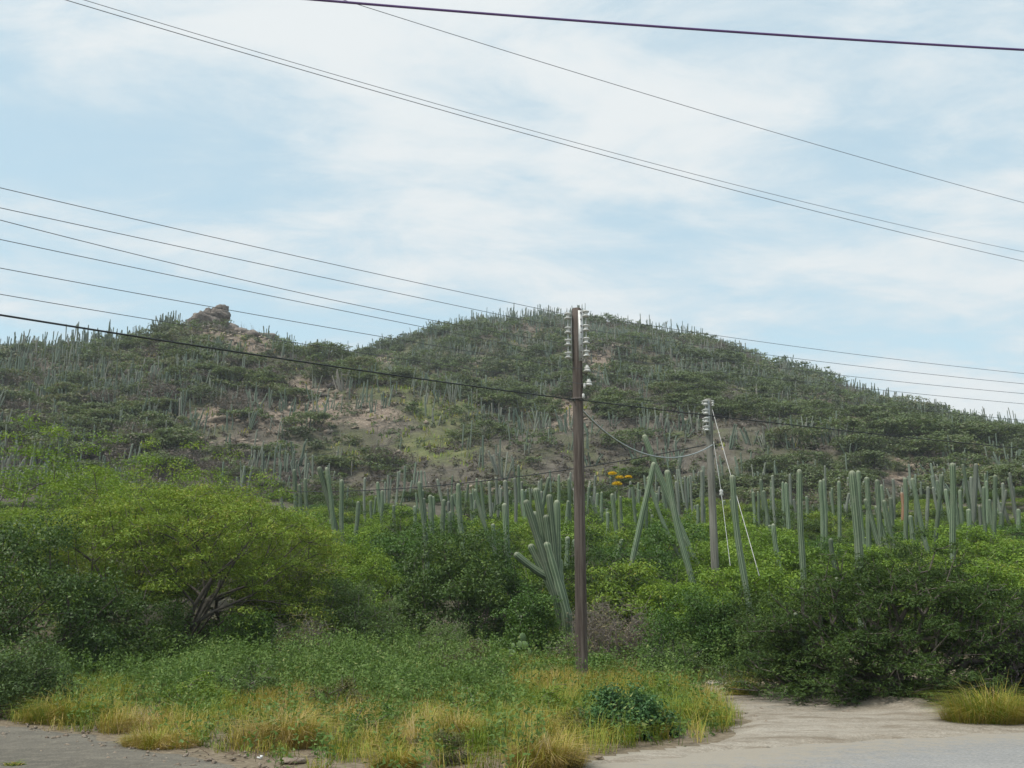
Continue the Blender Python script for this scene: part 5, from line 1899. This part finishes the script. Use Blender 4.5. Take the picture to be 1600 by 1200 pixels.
W = .0055
wire('power_cable', 'thick purple cable crossing the top of the sky', [(490, -1), (800, 25), (1200, 53), (1600, 78)], 8.2, 10.1, .0115, M['purple'])
wire('overhead_wire', 'thin wire just below the thick purple cable', [(540, 0), (800, 84), (1200, 203), (1600, 317)], 9.7, 17, .0034, M['wire'])
gA = 'pair of long thin wires across the sky'
wire('overhead_wire', 'lower wire of the long pair crossing the sky', [(95, 0), (500, 112), (800, 206), (1200, 311), (1600, 408)], 12.3, 23.4, W * .85, M['wire'], group=gA)
wire('overhead_wire', 'upper wire of the long pair crossing the sky', [(130, 0), (500, 107), (800, 199), (1200, 300), (1600, 394)], 12.5, 23.6, W * .7, M['wire'], group=gA)
gL = 'wires running to the wooden pole from the left'
LW = [('topmost wire from the left to the wooden pole', [(0, 293), (323, 369), (646, 440), (889, 492)], 15.6),
      ('second wire from the left to the wooden pole', [(0, 324), (270, 384), (535, 440), (798, 494), (889, 515)], 15.6),
      ('third wire from the left to the wooden pole', [(0, 349), (230, 398), (425, 440), (673, 509), (889, 535)], 15.6),
      ('fourth wire from the left to the wooden pole', [(0, 375), (200, 415), (400, 457), (602, 500), (889, 556)], 15.6),
      ('fifth wire from the left, passing the rock outcrop top', [(0, 418), (110, 440), (315, 477), (540, 516), (917, 578)], 15.6),
      ('lowest thin wire from the left, crossing behind the black cable', [(0, 460), (250, 501), (442, 533), (920, 601)], 15.8)]
for lab, pts, ra in LW:
    wire('overhead_wire', lab, pts, ra, PR - .1, W, M['wire'], group=gL, ext=(True, False), extend=.6)
gR = 'wires running from the wooden pole to the right'
RW = [('topmost wire from the wooden pole to the right', [(912, 492), (1160, 531), (1380, 558), (1600, 584)]),
      ('second wire from the wooden pole to the right', [(912, 514), (1190, 554), (1400, 578), (1600, 600)]),
      ('third wire from the wooden pole to the right', [(912, 534), (1295, 584), (1450, 601), (1600, 615)]),
      ('fourth wire from the wooden pole to the right', [(912, 554), (1328, 604), (1460, 618), (1600, 631)]),
      ('lowest thin wire from the wooden pole to the right', [(920, 581), (1200, 614), (1514, 648), (1600, 657)])]
for lab, pts in RW:
    wire('overhead_wire', lab, pts, PR - .1, 29.5, W, M['wire'], group=gR, ext=(False, True), extend=.6)
wire('telephone_cable', 'thick black cable from the left edge to the wooden pole', [(0, 493), (270, 533), (540, 576), (670, 594), (839, 617), (898, 624)], 14.5, PR - .17, .0145, M['cable'], ext=(True, False), extend=.5)
wire('telephone_cable', 'black cable from the wooden pole to the right edge', [(905, 625), (1120, 650), (1390, 681), (1600, 701)], PR - .17, 29.5, .013, M['cable'], ext=(False, True), extend=.5)
wire('drop_cable', 'sagging cable slung between the two poles', [(896, 626), (916, 646), (960, 687), (1020, 712), (1070, 713), (1113, 695)], PR - .15, PR2 - .2, .022, M['greycable'], ext=(False, False), cat='cable')
wire('drop_cable', 'thin dark cable running left from the second pole', [(528, 768), (720, 754), (889, 735), (1019, 712), (1104, 694)], 48, PR2, .020, M['cable'], ext=(True, False), extend=.3, cat='cable')
gF = 'faint wires left of the second pole'
for lab, p0 in (('highest faint wire falling left from the second pole', [(540, 676), (770, 640), (1098, 632)]), ('second faint wire falling left from the second pole', [(540, 705), (800, 672), (1098, 646)]),
                ('third faint wire falling left from the second pole', [(500, 735), (780, 708), (1098, 659)]), ('lowest faint wire falling left from the second pole', [(480, 748), (780, 726), (1098, 672)])):
    wire('faint_wire', lab, p0, 52, PR2 - .15, .006, M['wire'], ext=(True, False), extend=.4, group=gF)


def cord(name, label, P, radius, mat, cat, extra=None):
    P = np.array(P)
    t = thing(name, label, cat, P[-1])
    b = Buf()
    add_sticks(b, P[:-1] - P[-1], P[1:] - P[-1], radius, radius, 6)
    obj('strand', b.mesh('strand', mat, True), t)
    for nm, me, c in (extra or []):
        obj(nm, me, t, c - P[-1])
    return t


e0, e1 = at(1113, 640, PR2 - .1), at(1174, 856, 30.5)
cord('guy_wire', 'white sleeved guy wire slanting down from the second pole past the dark cactus', [e0, e0 * .5 + e1 * .5 - np.array([0, 0, .02]), e1, e1 + (e1 - e0) * .16], .0115, M['sleeve'], 'wire')
e0, e1 = at(1115, 690, PR2 - .1), at(1141, 884, 33.5)
q = at(1127, 770, 35)
ib = Buf()
lathe(ib, [(.01, .12), (.05, .1), (.075, .05), (.05, 0), (.075, -.05), (.05, -.1), (.01, -.12)], 10)
cord('guy_wire', 'thin steel guy wire with a white strain insulator near the second pole', [e0, q, e1], .009, M['steel'], 'wire', [('insulator', ib.mesh('insulator', M['white'], True), q)])

# ------------------------------------------------------------------ thin air haze over the distance
hm, ht, hout = newmat('haze_air')
pv = ht.nodes.new('ShaderNodeVolumePrincipled')
pv.inputs['Color'].default_value = (.86, .93, 1.0, 1)
pv.inputs['Density'].default_value = .00042
pv.inputs['Anisotropy'].default_value = .2
ht.links.new(pv.outputs[0], hout.inputs['Volume'])
hb = Buf()
box(hb, (0, 0, 0), (8400, 8400, 1), .5)
hb.V[0][:, 2] = np.where(hb.V[0][:, 2] < 0, -1.0, 96.0)
obj('haze', hb.mesh('haze', hm), kind='stuff', label='thin pale haze in the air over the hill')

tris = sum((len(o.data.loops) - 2 * len(o.data.polygons)) for o in {o.data.name: o for o in bpy.data.objects if o.type == 'MESH'}.values())
print('objects', len(bpy.data.objects), 'unique tris', tris, 'bushes', nb_, 'cacti near', used_cacti, 'weeds', n_weeds)
